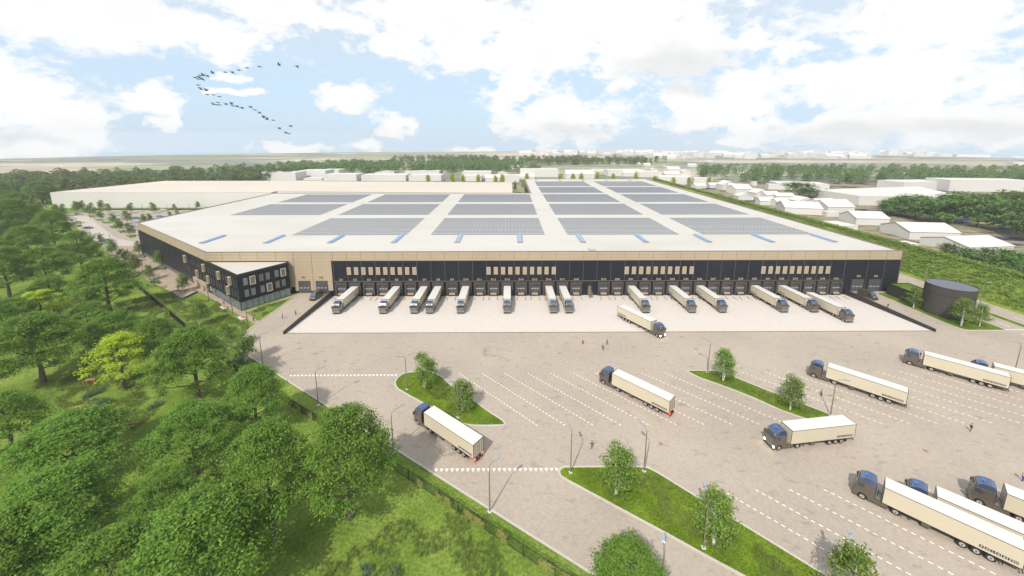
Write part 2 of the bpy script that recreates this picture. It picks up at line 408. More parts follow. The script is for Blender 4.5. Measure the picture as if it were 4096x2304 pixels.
ISL1 = [XY(*p) for p in [(1636, 1489.6), (1612, 1495.5), (1590.5, 1511.4), (1579.7, 1529), (1582.5, 1545), (1592.5, 1557), (1644, 1587), (1692, 1613), (1850, 1694.7), (1870, 1700), (1900, 1703), (1947, 1703.5), (2010, 1702), (2018, 1699), (2020, 1694), (2010, 1682.6), (1947, 1641), (1899, 1605), (1799, 1537), (1770, 1510), (1757, 1502), (1735.6, 1491.5), (1715, 1489), (1660, 1488.4)]]
ISL2 = [XY(*p) for p in [(2753, 1483), (2803, 1482.6), (2867, 1483.6), (2890.8, 1489.6), (3072, 1563), (3203, 1612.8), (3318, 1656.5), (3345, 1670), (3349, 1680), (3340, 1687), (3310, 1690), (3270, 1689), (3214, 1673.6), (3131.7, 1644.6), (3072, 1618.8), (3002, 1587), (2882.8, 1541), (2803, 1513.4), (2755, 1490), (2750, 1486)]]
ISL3 = [XY(*p) for p in [(2257, 1868.6), (2398, 1868), (2558, 1868), (2592, 1872), (2631, 1891.5), (2796, 1993.5), (2942, 2081), (3072, 2161), (3305, 2304), (3620, 2500), (3420, 2560), (2971, 2304), (2806, 2214.5), (2679.5, 2144), (2446, 2017.8), (2266.6, 1920.6), (2244, 1906), (2236.5, 1891.5), (2241, 1877)]]
ISLT = [(140.1, 136.0), (140.0, 126.1), (139.4, 117.8), (139.4, 112.8), (139.6, 109.9), (140.5, 108.3), (142.1, 107.9), (152.6, 107.8), (153.2, 108.3), (153.2, 150), (149.9, 150), (149.9, 137.5), (141, 137.5)]
STRIP = [(160.3, 62), (163.2, 62), (163.2, 120), (161.8, 122.5), (160.3, 120)]
gi = MB()
for poly in (ISL1, ISL2, ISL3, ISLT, STRIP):
    kerb(poly, closed=True, w=.36); gi.sheet(poly, .1)
kerb([(171.3, 15), (171.3, 440)])
struct('kerb', kb, M_kerb)
struct('island_grass', gi, M_grass)

# plaza, parking, paths
pz = MB()
WA, WB = Vector((-190.5, 192.2)), Vector((-92.0, 123.45))
wd = (WB - WA).normalized(); wn = Vector((wd.y, -wd.x))
if wn.y > 0: wn = -wn
plz = [(-232.6, 211.4), (-224.2, 206.3), (-208.8, 205.5), (-186.6, 192.0)] + [tuple(WB + wd * .3)] + [(-86.4, 127.8), (-82.2, 136.2), (-80.4, 138.8), (-80.4, 135.2), (-89.5, 122.0), (-80.8, 115.7), (-80.7, 113.4), (-91.3, 120.7), (-118.7, 139.7), (-129.9, 140.1), (-141.8, 147.2), (-152.4, 153.7), (-169.9, 166.6), (-175.1, 168.6), (-190, 180), (-206, 191)]
pz.sheet(plz, .02)
struct('plaza', pz, M_plaza)
pk = MB()
park = [(-345, 292), (-352, 303), (-352, 317.5), (-150, 317.5), (-150, 206), (-192, 195), (-186.6, 192), (-208.8, 205.5), (-224.2, 206.3), (-232.6, 211.4), (-237.8, 215.6), (-280.6, 245.6), (-332.6, 282.7)]
pk.sheet([(-352, 303), (-352, 317.5), (-192, 317.5), (-192, 195), (-208.8, 205.5), (-224.2, 206.3), (-232.6, 211.4), (-345, 291)], .006)
struct('car_park', pk, M_parking)
lane = MB()
lane.sheet([(-337, 292), (-326, 292), (-236, 224), (-206, 210), (-206, 205.8), (-224, 206.8), (-237.8, 216.6)][::1], .014)
struct('car_park_lane', lane, mat('lane_pavers', (.42, .38, .335), .85, noise=(.4, .08)))
pi_ = MB(); pk_k = MB()
PISL = [[(520, 335), (570, 368), (665, 345), (640, 335)], [(620, 388), (690, 422), (805, 400), (760, 385)], [(725, 442), (785, 465), (885, 465), (860, 452), (900, 430), (800, 425)], [(845, 500), (915, 547), (1100, 512), (1060, 495)], [(975, 572), (1055, 620), (1170, 592), (1140, 575)], [(1115, 645), (1205, 700), (1320, 675), (1310, 640)], [(1275, 732), (1335, 768), (1345, 735)],
        [(815, 292), (985, 292), (985, 300), (815, 300)], [(1195, 292), (1350, 292), (1350, 300), (1195, 300)], [(1485, 292), (1720, 292), (1720, 300), (1485, 300)], [(1150, 457), (1285, 457), (1285, 467), (1150, 467)]]
for p in PISL:
    w = [XY(*c2(*a)) for a in p]; pi_.sheet(w, .1); kerb(w, .3, .12, mb=pk_k, closed=True)
kerb([(-332.6, 282.7), (-280.6, 245.6), (-237.8, 215.6), (-226, 207.4)], .35, mb=pk_k)
struct('parking_island_grass', pi_, M_grass); struct('parking_kerb', pk_k, M_kerb)
gs = MB()
for x0, y0, n in ((600, 660, 3), (465, 460, 3), (110, 300, 4)):
    for i in range(n):
        p = [c3(x0 + 15 * i, y0 + 20 * i * (1 + .25 * i)), c3(x0 + 150 - 5 * i, y0 - 45 + 26 * i * (1 + .25 * i)), c3(x0 + 155 - 5 * i, y0 - 36 + 26 * i * (1 + .25 * i)), c3(x0 + 20 + 15 * i, y0 + 12 + 20 * i * (1 + .25 * i))]
        gs.sheet([XY(*a) for a in p], .04)
for y in (905, 935, 1105, 1130):
    p = [c2(860, y), c2(1010, y - 12), c2(1010, y - 4), c2(875, y + 10)]; gs.sheet([XY(*a) for a in p], .045)
struct('paving_grass_strips', gs, M_grass)

# painted markings
mk = MB()
def dashes(a, b, per=.93, ln=.5, w=.15):
    a, b = Vector(a), Vector(b); d = (b - a); L = d.length; d.normalize(); n = Vector((-d.y, d.x)) * w / 2; t = 0
    while t + ln <= L + .2:
        p, q = a + d * t, a + d * (t + ln); mk.sheet([p - n, q - n, q + n, p + n], .006); t += per
for i in range(10): dashes((-12.6 + 5.72 * i, 87), (5.6 + 5.72 * i, 69.2))
for i in range(14): dashes((58.7 + 5.72 * i, 87), (76.9 + 5.72 * i, 69.2))
for i in range(-1, 14):
    if i < 0: continue
    dashes((35.4 + 5.75 * i, 54.2), (61 + 5.75 * i, 28.6))
dashes((167, 128), (167, 330), 6, 3, .15); dashes((167, 60), (167, 122), 6, 3, .15); dashes((157, 62), (157, 122), 6, 3, .15)
def teeth(x0, x1, y, n, s=.5):
    for i in range(n):
        x = x0 + (x1 - x0) * i / (n - 1); mk.sheet([(x - s / 2, y + .35), (x + s / 2, y + .35), (x, y - .35)], .006)
teeth(-54.4, -28.3, 86.35, 29, .62); teeth(-13.0, 8.4, 58.4, 24, .62); teeth(153.9, 159.9, 108.2, 8, .6)
for i in range(7): mk.sheet([(154.5 + 1.6 * i, 105.5 - 1.1 * i), (155.6 + 1.6 * i, 105.5 - 1.1 * i), (155.3 + 1.6 * i, 104.8 - 1.1 * i)], .006)
struct('road_markings', mk, M_paint)
mh = MB()
for u, v in ((2643, 1775), (1300, 1445), (1264, 1414), (2239, 1413), (3407, 1387), (2784, 1396), (3702, 1803)):
    p = G(u, v); mh.cyl((p.x, p.y, .0), (p.x, p.y, .012), .42, n=16)
mh.v = mh.v
ms = obj('manhole_cover', mh.mesh('manhole_cover', mat('rusty_iron', (.30, .16, .12), .8))); ms['kind'] = 'structure'

# low retaining walls either side of the apron, with vertical drop
def ret_wall(x, label):
    w = MB(); w.profile([(AY0 - .8, -.06), (AY0 - .8, .95), (AY1 - .1, .95), (AY1 - .1, ZD)], -.22, .22)
    vs = [(v[1] + x, v[0], v[2]) for v in w.v]; w.v = vs
    w.f = [f[::-1] for f in w.f]
    o = obj('retaining_wall', w.mesh('retaining_wall', M_dark2)); tag(o, label, 'wall', 'dark walls flanking the sloping apron')
ret_wall(AX0, 'dark retaining wall at the left edge of the pale sloping apron, beside bay M2')
ret_wall(AX1, 'dark retaining wall at the right edge of the pale sloping apron, beside bay M3')

# ---------------------------------------------------------------- the warehouse
ZR, ZB = 16.26, 12.8
FX0, FX1, FY = -114.3, 149.6, 138.95
foot = [(FX0, FY), (FX1, FY), (FX1, 417.5), (17, 417.5), (17, 303.7), (-188.5, 303.7), (-190.5, 192.2)]
wh = empty('distribution_warehouse', (0, FY, 0))
tag(wh, 'huge black and sand clad distribution warehouse with white solar roof and numbered docks', 'warehouse')
WH = Vector((0, -FY, 0))
def part(name, mb, m, parent=wh, bevel=0., off=WH):
    me = mb.mesh(name, m, bevel); o = obj(name, me, parent); o.location = off; return o
w = MB(); w.prism(foot, ZD - .3, ZB, 0, top=False); part('wall', w, M_dark)
# sand wall section left of the docks
w = MB(); w.box(FX0 + .02, AX0 + .6, FY - .04, FY + .3, 0.9, ZB, 0); w.box(FX0 + .02, AX0 + .6, FY - .06, FY + .3, -.05, .9, 1)
part('sand_wall_panel', w, [M_tan, M_dark])
inn = lambda d: [(FX0 + d * .6, FY + d), (FX1 - d, FY + d), (FX1 - d, 417.5 - d), (17 + d, 417.5 - d), (17 + d, 303.7 - d), (-188.5 + d, 303.7 - d), (-190.5 + d, 192.2 + d * .7)]
w = MB()
for i in range(len(foot)):
    j = (i + 1) % len(foot); o_, n_ = foot, inn(.55)
    O = [Vector(foot[i]), Vector(foot[j])]; d = (O[1] - O[0]).normalized(); nn = Vector((d.y, -d.x)) * .06
    vs = [(*(O[0] + nn), ZB), (*(O[1] + nn), ZB), (*(O[1] + nn), ZR), (*(O[0] + nn), ZR), (*n_[i], ZR), (*n_[j], ZR), (*n_[j], ZR - .45), (*n_[i], ZR - .45)]
    w.add(vs, [(0, 1, 2, 3)], 0); w.add(vs, [(3, 2, 5, 4), (4, 5, 6, 7)], 1)
part('fascia', w, [M_tan, M_trim])
w = MB(); w.sheet(inn(.5), ZR - .35); part('roof', w, M_roof)
# seams
DX = lambda k: -64.06 + 5.2724 * k
def seam_mesh(name, z0, z1, w_, d_, m_):
    b = MB(); b.box(-w_, w_, -d_, 0, z0, z1); return b.mesh(name, m_)
s_up, s_full = seam_mesh('dark_seam', 4.72, ZB, .05, .08, M_seam), seam_mesh('dark_seam', 0, ZB, .05, .08, M_seam)
s_tan, s_band = seam_mesh('fascia_seam', .9, ZR - .05, .06, .13, M_tanseam), seam_mesh('fascia_seam', ZB, ZR - .05, .06, .13, M_tanseam)
sx = [DX(k - .5) for k in range(0, 38)] + [137.2, 143.8] + [-74.7, -81.4, -88, -94.7, -101.3, -108]
for x in sx:
    if x < AX0 + 1: obj('fascia_seam', s_tan, wh, (x, 0, 0))
    else: obj('dark_seam', s_up if x < 128.3 else s_full, wh, (x, 0, 0)); obj('fascia_seam', s_band, wh, (x, 0, 0))
wt = MB()
for zz in (13.9, 15.1): wt.box(FX0, FX1, FY - .085, FY, zz - .03, zz + .03, 0)
for zz in (2, 3.2, 4.3, 5.5, 6.6, 7.8, 8.9, 10.1, 11.2, 12.4): wt.box(FX0, AX0 + .6, FY - .065, FY, zz - .025, zz + .025)
part('panel_joint', wt, M_tanseam)
Ld = (WB - WA).length
for i in range(1, 18):
    p = WA + wd * (i * Ld / 18 * .985); an_ = math.atan2(wd.y, wd.x)
    o = obj('dark_seam', s_full, wh, (p.x, p.y - FY, 0)); o.rotation_euler = (0, 0, an_)
    if (p - WA).length < 92: o = obj('fascia_seam', s_band, wh, (p.x, p.y - FY, 0)); o.rotation_euler = (0, 0, an_)
w = MB(); w.box(AX0, 128.3, FY - .16, FY, 4.55, 4.72); w.box(FX1 - .05, FX1 + .18, FY - .18, FY + .2, 0, ZR); w.box(AX0 + .0, FX1, FY - .09, FY, ZB - .09, ZB + .07)
w.box(FX0 - .05, FX1 + .1, FY - .15, FY + .5, ZR, ZR + .07)
part('edge_trim', w, M_trim)
w = MB(); p = WA
M = Matrix(((wd.x, -wn.x, 0, p.x), (wd.y, -wn.y, 0, p.y), (0, 0, 1, 0), (0, 0, 0, 1)))
w.box(0, 76, -.12, .1, -.05, 1.35, 0, M); part('plinth', w, M_plinth)

# dock bays
def dock_parts():
    s = MB(); W_, w_ = 2.2, 1.6
    s.box(-W_, -w_, -.75, 0, -.7, 4.35); s.box(w_, W_, -.75, 0, -.7, 4.35); s.box(-w_, w_, -.75, 0, 3.35, 4.35); 
    s.add([(-W_, -.76, 4.35), (W_, -.76, 4.35), (W_ - .12, -.76, 3.45 + .78), (-W_ + .12, -.76, 4.23)], [(3, 2, 1, 0)])
    s.box(-2.5, 2.5, -.12, -.005, ZD, 4.5, 1)
    d = MB(); d.box(-w_, w_, -.22, -.13, 0, 3.35); 
    for z in (.6, 1.2, 2.4, 3.0): d.box(-w_, w_, -.235, -.22, z - .02, z + .02, 1)
    v = MB()
    for x in (-1.05, 0, 1.05): v.box(x - .36, x + .36, -.26, -.235, 1.58, 1.86)
    l = MB(); l.box(-1.15, 1.15, -1.0, -.25, -.02, .06); l.box(-1.15, 1.15, -1.02, -.95, -.5, -.02); l.box(-1.5, -1.22, -1.1, -.2, -.75, .05, 1); l.box(1.22, 1.5, -1.1, -.2, -.75, .05, 1)
    return s.mesh('dock_shelter', [M_shelter, M_dark]), d.mesh('dock_door', [M_door, M_black]), v.mesh('vision_panel', M_vision), l.mesh('dock_leveller', [M_lip, M_black])
dm = dock_parts()
lbl_rot = (PI / 2, 0, 0)
for k in range(37):
    if k == 18: continue
    n = k + 1 if k < 18 else k
    s = obj('dock_shelter', dm[0], wh, (DX(k), 0, 0)); s.location.y = -.17 + 0
    for nm, m_ in (('dock_door', dm[1]), ('vision_panel', dm[2]), ('dock_leveller', dm[3])): obj(nm, m_, s)
    t = obj('bay_number', text_mesh('D%d' % n, 1.08), wh, (DX(k) + .0, -.12, 5.25)); t.rotation_euler = lbl_rot; t.data.materials.append(M_letter)
for x, nm, m_ in ((-78.2, 'M1', M_letter_d), (-71.6, 'M2', M_letter_d), (134.3, 'M3', M_letter), (140.9, 'M4', M_letter)):
    d = MB(); d.box(x - 2.3, x + 2.3, FY - .12, FY, 0, 4.9); 
    for z in (.7, 1.4, 2.8, 3.5, 4.2): d.box(x - 2.3, x + 2.3, FY - .135, FY - .12, z - .015, z + .015, 1)
    o = part('loading_door', d, [M_door, M_black])
    d = MB()
    for xx in (-1.35, 0, 1.35): d.box(x + xx - .38, x + xx + .38, FY - .16, FY - .135, 1.95, 2.25)
    v = obj('vision_panel', d.mesh('vision_panel', M_vision), o)
    t = obj('bay_number', text_mesh(nm, 1.15), wh, (x, -.12, 6.15)); t.rotation_euler = lbl_rot; t.data.materials.append(m_)
# louvred windows, four groups of ten
lf = MB(); lf.box(-.74, .74, -.16, 0, 0, 2.9); lp = MB()
for x in (-.42, 0, .42): lp.box(x - .17, x + .17, -.19, -.16, .15, 2.75)
lfm, lpm = lf.mesh('window', M_louvre_f), lp.mesh('louvre', M_louvre)
for x0 in (-60.9, -7.9, 44.8, 97.2):
    for i in range(10):
        o = obj('window', lfm, wh, (x0 + i * 2.76, 0, 7.3)); obj('louvre', lpm, o)
# stair and door in the bay without a dock
x = DX(18); d = MB(); d.box(x - .6, x + .6, FY - .14, FY - .02, 0, 2.6); part('staff_door', d, M_trim)
st = MB()
st.box(x - .6, x + .6, FY - 1.5, FY - .15, -.12, 0)
for i in range(6): st.box(x - .6, x + .6, FY - 1.5 - .28 * (i + 1), FY - 1.5 - .28 * i, -.2 * (i + 1) - .03, -.2 * (i + 1) + .03)
for sx_ in (-.65, .65):
    for h in (.55, 1.0): st.tube([(x + sx_, FY - .2, h), (x + sx_, FY - 1.5, h), (x + sx_, FY - 3.2, h - 1.2)], .035)
    for yy, zz in ((.2, 0), (1.5, 0), (2.4, -.6), (3.2, -1.2)): st.cyl((x + sx_, FY - yy, zz - (0 if zz else .9)), (x + sx_, FY - yy, zz + 1.0), .03)
    st.box(x + sx_ - .03, x + sx_ + .03, FY - 1.55, FY - 1.45, ZD, 0)
part('stair', st, M_steel)
d = MB(); d.box(-83.2, -81.8, FY - .16, FY - .02, 0, 2.4); part('staff_door', d, M_black)
d = MB(); d.box(146.8, 147.9, FY - .14, FY - .02, 0, 2.4); part('staff_door', d, M_door)

# office block in front of the left corner, three storeys, glazed ground floor
GC = (FX0, FY); CC = tuple(WB); RC = (-82.6, 137.0)
off_poly = [(FX0 - .0, FY - .0), CC, RC, (-83.6, FY - .02)]
w = MB(); w.prism([(FX0 + .02, FY - .06), CC, RC, (-83.6, FY - .06)], 2.95, 12.8, 0, top=False)
part('office_wall', w, M_dark)
w = MB(); w.sheet([(FX0 + 1.2, FY - .3), (CC[0] + .0, CC[1] + .45), (RC[0] - .5, RC[1]), (-84.1, FY - .1)], 12.45); part('office_roof', w, M_roof)
w = MB()
kerb([(FX0 + .4, FY - .35), (CC[0], CC[1] + .12), (RC[0] - .1, RC[1])], .3, 12.98, 12.3, mb=w); part('office_parapet', w, M_black)
rd = (Vector(RC) - Vector(CC)); RL = rd.length; rd.normalize(); rn = Vector((rd.y, -rd.x))
if rn.y > 0: rn = -rn
def wall_frame(p, d, n): return Matrix(((d.x, -n.x, 0, p[0]), (d.y, -n.y, 0, p[1]), (0, 0, 1, 0), (0, 0, 0, 1)))
ML = wall_frame(CC, -wd, wn); MR = wall_frame(CC, rd, rn)      # local x runs from the corner along the wall, -y is outward
ML = wall_frame(CC, -wd, wn)
# ground floor glazing
M_clear = mat('shopfront_glass', (.55, .62, .62), .03)
_nt = M_clear.node_tree; _b = _nt.nodes['Principled BSDF']; _tr = N(_nt, 'BsdfTransparent'); _tr.inputs[0].default_value = (.82, .88, .87, 1)
_mx = N(_nt, 'MixShader', i_0=.5); _nt.links.new(_b.outputs[0], _mx.inputs[1]); _nt.links.new(_tr.outputs[0], _mx.inputs[2]); _nt.links.new(_mx.outputs[0], _nt.nodes['Material Output'].inputs[0])
_b.inputs['Base Color'].default_value = (.38, .45, .45, 1)
w = MB(); w.box(.05, RL - .05, .12, .15, .05, 2.95, 0, MR); w.box(.05, 26.6, .12, .15, .05, 2.95, 0, ML)
gl = part('ground_floor_glazing', w, M_clear)
w = MB()
for i in range(10): w.box(i * (RL - .1) / 9.0 - .03, i * (RL - .1) / 9.0 + .05, 0.02, .16, 0, 2.95, 0, MR)
for i in range(23): w.box(i * 1.18 - .03, i * 1.18 + .05, 0.02, .16, 0, 2.95, 0, ML)
w.box(0, RL, 0, .18, 0, .1, 0, MR); w.box(0, 26.6, 0, .18, 0, .1, 0, ML)
o = obj('mullion', w.mesh('mullion', M_black), gl)
w = MB(); w.prism([(FX0 + 2, FY - .1), (CC[0] - 3.5, CC[1] + 7.5), (-84.6, FY - 1.2), (-84.6, FY - .1)], 0, 2.94, 0); part('core_wall', w, mat('interior_wall', (.75, .77, .75), .8))
w = MB(); w.prism([(FX0 + .5, FY - .1), (CC[0], CC[1] + .3), (RC[0] - .3, RC[1]), (-83.6, FY - .1)], .03, .06, 0); part('interior_floor', w, mat('interior_lino', (.70, .73, .71), .5))
# office windows on the right face
def wall_window(M, cx, z0, wdt, h, framed, m_=M_pane, slot=False):
    f = MB()
    if framed:
        t, dp = .2, (.75 if slot else .3)
        f.box(cx - wdt / 2 - t, cx - wdt / 2, -dp, .0, z0 - t, z0 + h + t, 0, M); f.box(cx + wdt / 2, cx + wdt / 2 + t, -dp, .0, z0 - t, z0 + h + t, 0, M)
        f.box(cx - wdt / 2, cx + wdt / 2, -dp, .0, z0 + h, z0 + h + t, 0, M); f.box(cx - wdt / 2, cx + wdt / 2, -dp, .0, z0 - t, z0, 0, M)
    else:
        t = .06; sl = -.14 if slot else -.05
        f.box(cx - wdt / 2 - t, cx - wdt / 2, sl, .0, z0 - t, z0 + h + t, 0, M); f.box(cx + wdt / 2, cx + wdt / 2 + t, sl, .0, z0 - t, z0 + h + t, 0, M)
        f.box(cx - wdt / 2, cx + wdt / 2, sl, .0, z0 + h, z0 + h + t, 0, M); f.box(cx - wdt / 2, cx + wdt / 2, sl, .0, z0 - t, z0, 0, M)
    o = part('office_window', f, M_louvre_f if framed else M_black)
    p = MB(); p.box(cx - wdt / 2, cx + wdt / 2, -.11 if slot else -.02, -.003, z0, z0 + h, 0, M)
    obj('pane', p.mesh('pane', m_), o)
o8 = Z6(700, 980, 3.68)
def wall_s(M, d, n, u, v):
    p = on_plane(u, v, (*CC, 0), (n.x, n.y, 0)); return (Vector((p.x, p.y)) - Vector(CC)).dot(d), p.z
for (x, y, fr) in ((1035, 540, 0), (1140, 515, 1), (1270, 478, 0), (1365, 455, 0), (1495, 420, 0), (1590, 400, 1), (1057, 708, 0), (1155, 682, 0), (1290, 643, 0), (1392, 618, 1), (1512, 580, 0), (1600, 553, 0)):
    s_, z_ = wall_s(MR, rd, rn, *o8(x, y)); wall_window(MR, s_, z_ - 1.3, 1.35, 2.6, fr)
upper = [(1070, 150, 1), (1115, 170, 0), (1175, 195, 0), (1210, 210, 0), (1265, 235, 0), (1300, 250, 0), (1395, 305, 1), (1465, 325, 0), (1500, 340, 0), (1540, 360, 0), (1590, 385, 0), (1660, 435, 1), (1725, 455, 0), (1770, 475, 0), (1805, 490, 0), (1855, 530, 1), (1912, 545, 0), (1962, 568, 0)]
lower = [(1105, 310, 0), (1138, 325, 0), (1200, 360, 0), (1235, 375, 0), (1285, 415, 1), (1332, 430, 0), (1400, 465, 0), (1435, 482, 0), (1480, 520, 1), (1530, 535, 0), (1570, 555, 0), (1620, 585, 0), (1662, 605, 0), (1700, 625, 0), (1757, 655, 0), (1830, 700, 1), (1895, 715, 0), (1942, 740, 0), (1988, 765, 0)]
for L_, zc in ((upper, 9.6), (lower, 5.6)):
    for x, y, fr in L_:
        s_, z_ = wall_s(ML, -wd, wn, *c3(x, y)); wall_window(ML, s_, zc - 1.3, .62 if not fr else .9, 2.6, fr, M_slot, True)
# entrance recess in sand panels
s0, _ = wall_s(ML, -wd, wn, *c3(1480, 740)); s1, _ = wall_s(ML, -wd, wn, *c3(1225, 600))
w = MB(); w.box(s0, s1 - 1.2, -.35, .0, .02, 2.2, 0, ML); w.box(s0, s1 - 1.2, -.6, .0, 2.2, 3.5, 0, ML)
o = part('entrance_panel', w, M_tan)
w = MB(); w.box(s0 + 2.6, s0 + 4.4, -.4, -.36, .05, 2.2, 0, ML); w.box(s1 - 1.2, s1, -.1, -.02, .02, 3.2, 0, ML)
obj('entrance_door', w.mesh('entrance_door', M_pane), o)

# tables of the canteen behind the glass
tb = MB(); tb.cyl((0, 0, .70), (0, 0, .75), .75, n=16); tp = tb.mesh('table_top', mat('white_laminate', (.75, .76, .74), .4))
tl = MB(); tl.cyl((0, 0, 0.06), (0, 0, .70), .05); tl.cyl((0, 0, .06), (0, 0, .09), .35, n=10); tlm = tl.mesh('leg', M_steel)
ch = MB(); ch.box(-.22, .22, -.22, .22, .42, .47); chs = ch.mesh('seat', mat('teal_shell', (.12, .17, .17), .5))
ch = MB(); ch.box(-.22, .22, .19, .23, .5, .85); chb = ch.mesh('backrest', MATS['teal_shell'])
ch = MB()
for a in (-.19, .16):
    for b_ in (-.19, .16): ch.box(a, a + .03, b_, b_ + .03, .06, .42)
chl = ch.mesh('leg_frame', M_steel)
for i in range(5):
    s_ = 1.7 + i * 3.0; p = Vector(CC) + rd * s_ - rn * (2.0 if i % 2 else 1.5)
    t = empty('round_table', (p.x, p.y, 0)); tag(t, 'white round canteen table behind the ground floor glass, %s from the office corner' % nth(i), 'table', 'canteen tables behind the glass')
    obj('table_top', tp, t); obj('leg', tlm, t)
    for j in range(2):
        a = [2.2, 5.3][j] + i; c = empty('canteen_chair', (p.x + 1.0 * math.cos(a), p.y + 1.0 * math.sin(a), 0), a - PI / 2)
        tag(c, 'dark canteen chair by the %s round table from the office corner, seen through the glass' % nth(i), 'chair', 'canteen chairs at table %s' % nth(i))
        obj('seat', chs, c); obj('backrest', chb, c); obj('leg_frame', chl, c)

# roof furniture: barrel skylights, hatch
def barrel(L_, Wd, H_):
    b = MB(); n = 10; vs = []
    for y in (0, L_):
        for i in range(n + 1):
            a = PI * i / n; vs.append((-math.cos(a) * Wd / 2, y, .12 + math.sin(a) * H_))
    for i in range(n): b.add([vs[i], vs[i + 1], vs[n + 2 + i], vs[n + 1 + i]], [(3, 2, 1, 0)][::1], 0, True)
    c = MB(); c.add(vs[:n + 1] , [tuple(range(n, -1, -1))][::-1]); c.add(vs[n + 1:], [tuple(range(n + 1))])
    c.box(-Wd / 2 - .08, Wd / 2 + .08, -.08, L_ + .08, 0, .13)
    return b.mesh('glazing', M_dome), c.mesh('frame', M_steel)
sk = barrel(12.6, 2.2, .55); sk2 = barrel(9, 2.2, .5)
for i in range(11):
    e = empty('roof_skylight', (-126.3 + 26.17 * i, 152.6, ZR - .35)); tag(e, 'barrel vault skylight on the front edge of the white roof, %s from the left' % nth(i), 'skylight', 'barrel skylights along the front of the roof')
    obj('glazing', sk[0], e); obj('frame', sk[1], e)
for i in range(5):
    e = empty('roof_skylight', (28.7 + 24.75 * i, 399, ZR - .35)); tag(e, 'small barrel skylight at the far end of the roof, %s from the left' % nth(i), 'skylight', 'barrel skylights at the far end of the roof')
    obj('glazing', sk2[0], e); obj('frame', sk2[1], e)
p = G(2366, 996, ZR - .2)
e = empty('roof_hatch', (p.x, p.y - .5, ZR - .35)); tag(e, 'small grey roof hatch near the front edge above dock D18', 'roof hatch')
w = MB(); w.box(-1.15, 1.15, -1.6, 1.6, 0, .35); obj('upstand', w.mesh('upstand', M_tan), e)
w = MB(); w.box(-1.05, 1.05, -1.5, 1.5, .35, .45); obj('lid', w.mesh('lid', mat('hatch_lid', (.45, .50, .56), .3, .3), .03), e)

# solar arrays
def row_mesh(L_):
    b = MB(); z = .08; dpt = .95; rise = .12
    b.add([(0, 0, z), (L_, 0, z), (L_, dpt, z + rise), (0, dpt, z + rise)], [(0, 1, 2, 3)], 0)
    b.add([(0, 0, z - .05), (L_, 0, z - .05), (L_, dpt, z + rise - .05), (0, dpt, z + rise - .05)], [(3, 2, 1, 0)], 1)
    b.box(0, L_, dpt, dpt + .06, z + rise - .06, z + rise + .03, 1); b.box(0, L_, -.05, 0, z - .05, z + .02, 1)
    n = int(L_ / 3.4)
    for i in range(n + 1):
        x = i * L_ / n; b.box(x - .03, x + .03, dpt - .05, dpt + .02, 0, z + rise, 1); b.box(x - .03, x + .03, 0, .05, 0, z, 1)
    return b.mesh('panel_row', [M_solar, mat('array_rail', (.06, .065, .08), .5)])
rm = {L_: row_mesh(L_) for L_ in (51.0, 50.2)}
CX = [-158.0, -97.0, -35.1, 26.2, 87.0]
RY = [(166.6, 203.8, 14, [1, 2, 3, 4]), (213.5, 250.6, 14, [0, 1, 2, 3, 4]), (259.0, 296.9, 14, [0, 1, 2, 3, 4]), (305.5, 344.0, 14, [3, 4]), (351.9, 392.0, 15, [3, 4])]
cnames = ['leftmost column', 'second column from the left', 'middle column', 'second column from the right', 'rightmost column']
rnames = ['nearest row', 'second row back', 'third row back', 'fourth row back', 'farthest row']
for r_, (y0, y1, n, cs) in enumerate(RY):
    for c in cs:
        e = empty('solar_array', (CX[c], y0, ZR - .35)); tag(e, 'field of blue grey solar panels, %s of arrays, %s' % (rnames[r_], cnames[c]), 'solar array', 'solar arrays laid out on the white roof')
        for i in range(n): obj('panel_row', rm[51.0 if c < 3 else 50.2], e, (0, i * (y1 - y0 - 1.8) / (n - 1), 0))

# ---------------------------------------------------------------- tank, annex, berm and hedge on the right
tk = empty('sprinkler_tank', (147.7, 120.0, 0)); tag(tk, 'large round black water tank on the grass beside the road', 'tank')
w = MB(); n = 64
for i in range(n):
    a, b_ = 2 * PI * i / n, 2 * PI * (i + 1) / n; r_ = 6.0
    w.add([(r_ * math.cos(a), r_ * math.sin(a), .05), (r_ * math.cos(b_), r_ * math.sin(b_), .05), (r_ * math.cos(b_), r_ * math.sin(b_), 10.1), (r_ * math.cos(a), r_ * math.sin(a), 10.1)], [(0, 1, 2, 3)], 0, True)
obj('shell', w.mesh('shell', cladding('tank_cladding', (.052, .046, .042), .5, 1.2, .35, .12)), tk)
w = MB(); w.add([(5.98 * math.cos(2 * PI * i / n), 5.98 * math.sin(2 * PI * i / n), 10.0) for i in range(n)] + [(0, 0, 10.0)], [(i, (i + 1) % n, n) for i in range(n)]); obj('roof', w.mesh('roof', mat('slate_blue_roof', (.085, .092, .125), .35, noise=(.3, .08))), tk)
w = MB()
for z, rr in ((.05, 6.12), (7.4, 6.03), (10.0, 6.06)):
    for i in range(n):
        a, b_ = 2 * PI * i / n, 2 * PI * (i + 1) / n; w.add([(rr * math.cos(a), rr * math.sin(a), z), (rr * math.cos(b_), rr * math.sin(b_), z), (rr * math.cos(b_), rr * math.sin(b_), z + .14), (rr * math.cos(a), rr * math.sin(a), z + .14)], [(0, 1, 2, 3)], 0, True)
obj('band', w.mesh('band', M_black), tk)
an = empty('pump_house', (147.5, 131.6, 0)); tag(an, 'low black pump house with a green grass roof behind the round tank', 'pump house')
w = MB(); w.prism([(-3.9, -3.2), (-1.9, -5.3), (4.0, -5.3), (4.0, 4.9), (-3.9, 4.9)], .05, 4.3, 0, top=False); obj('wall', w.mesh('wall', M_dark2), an)
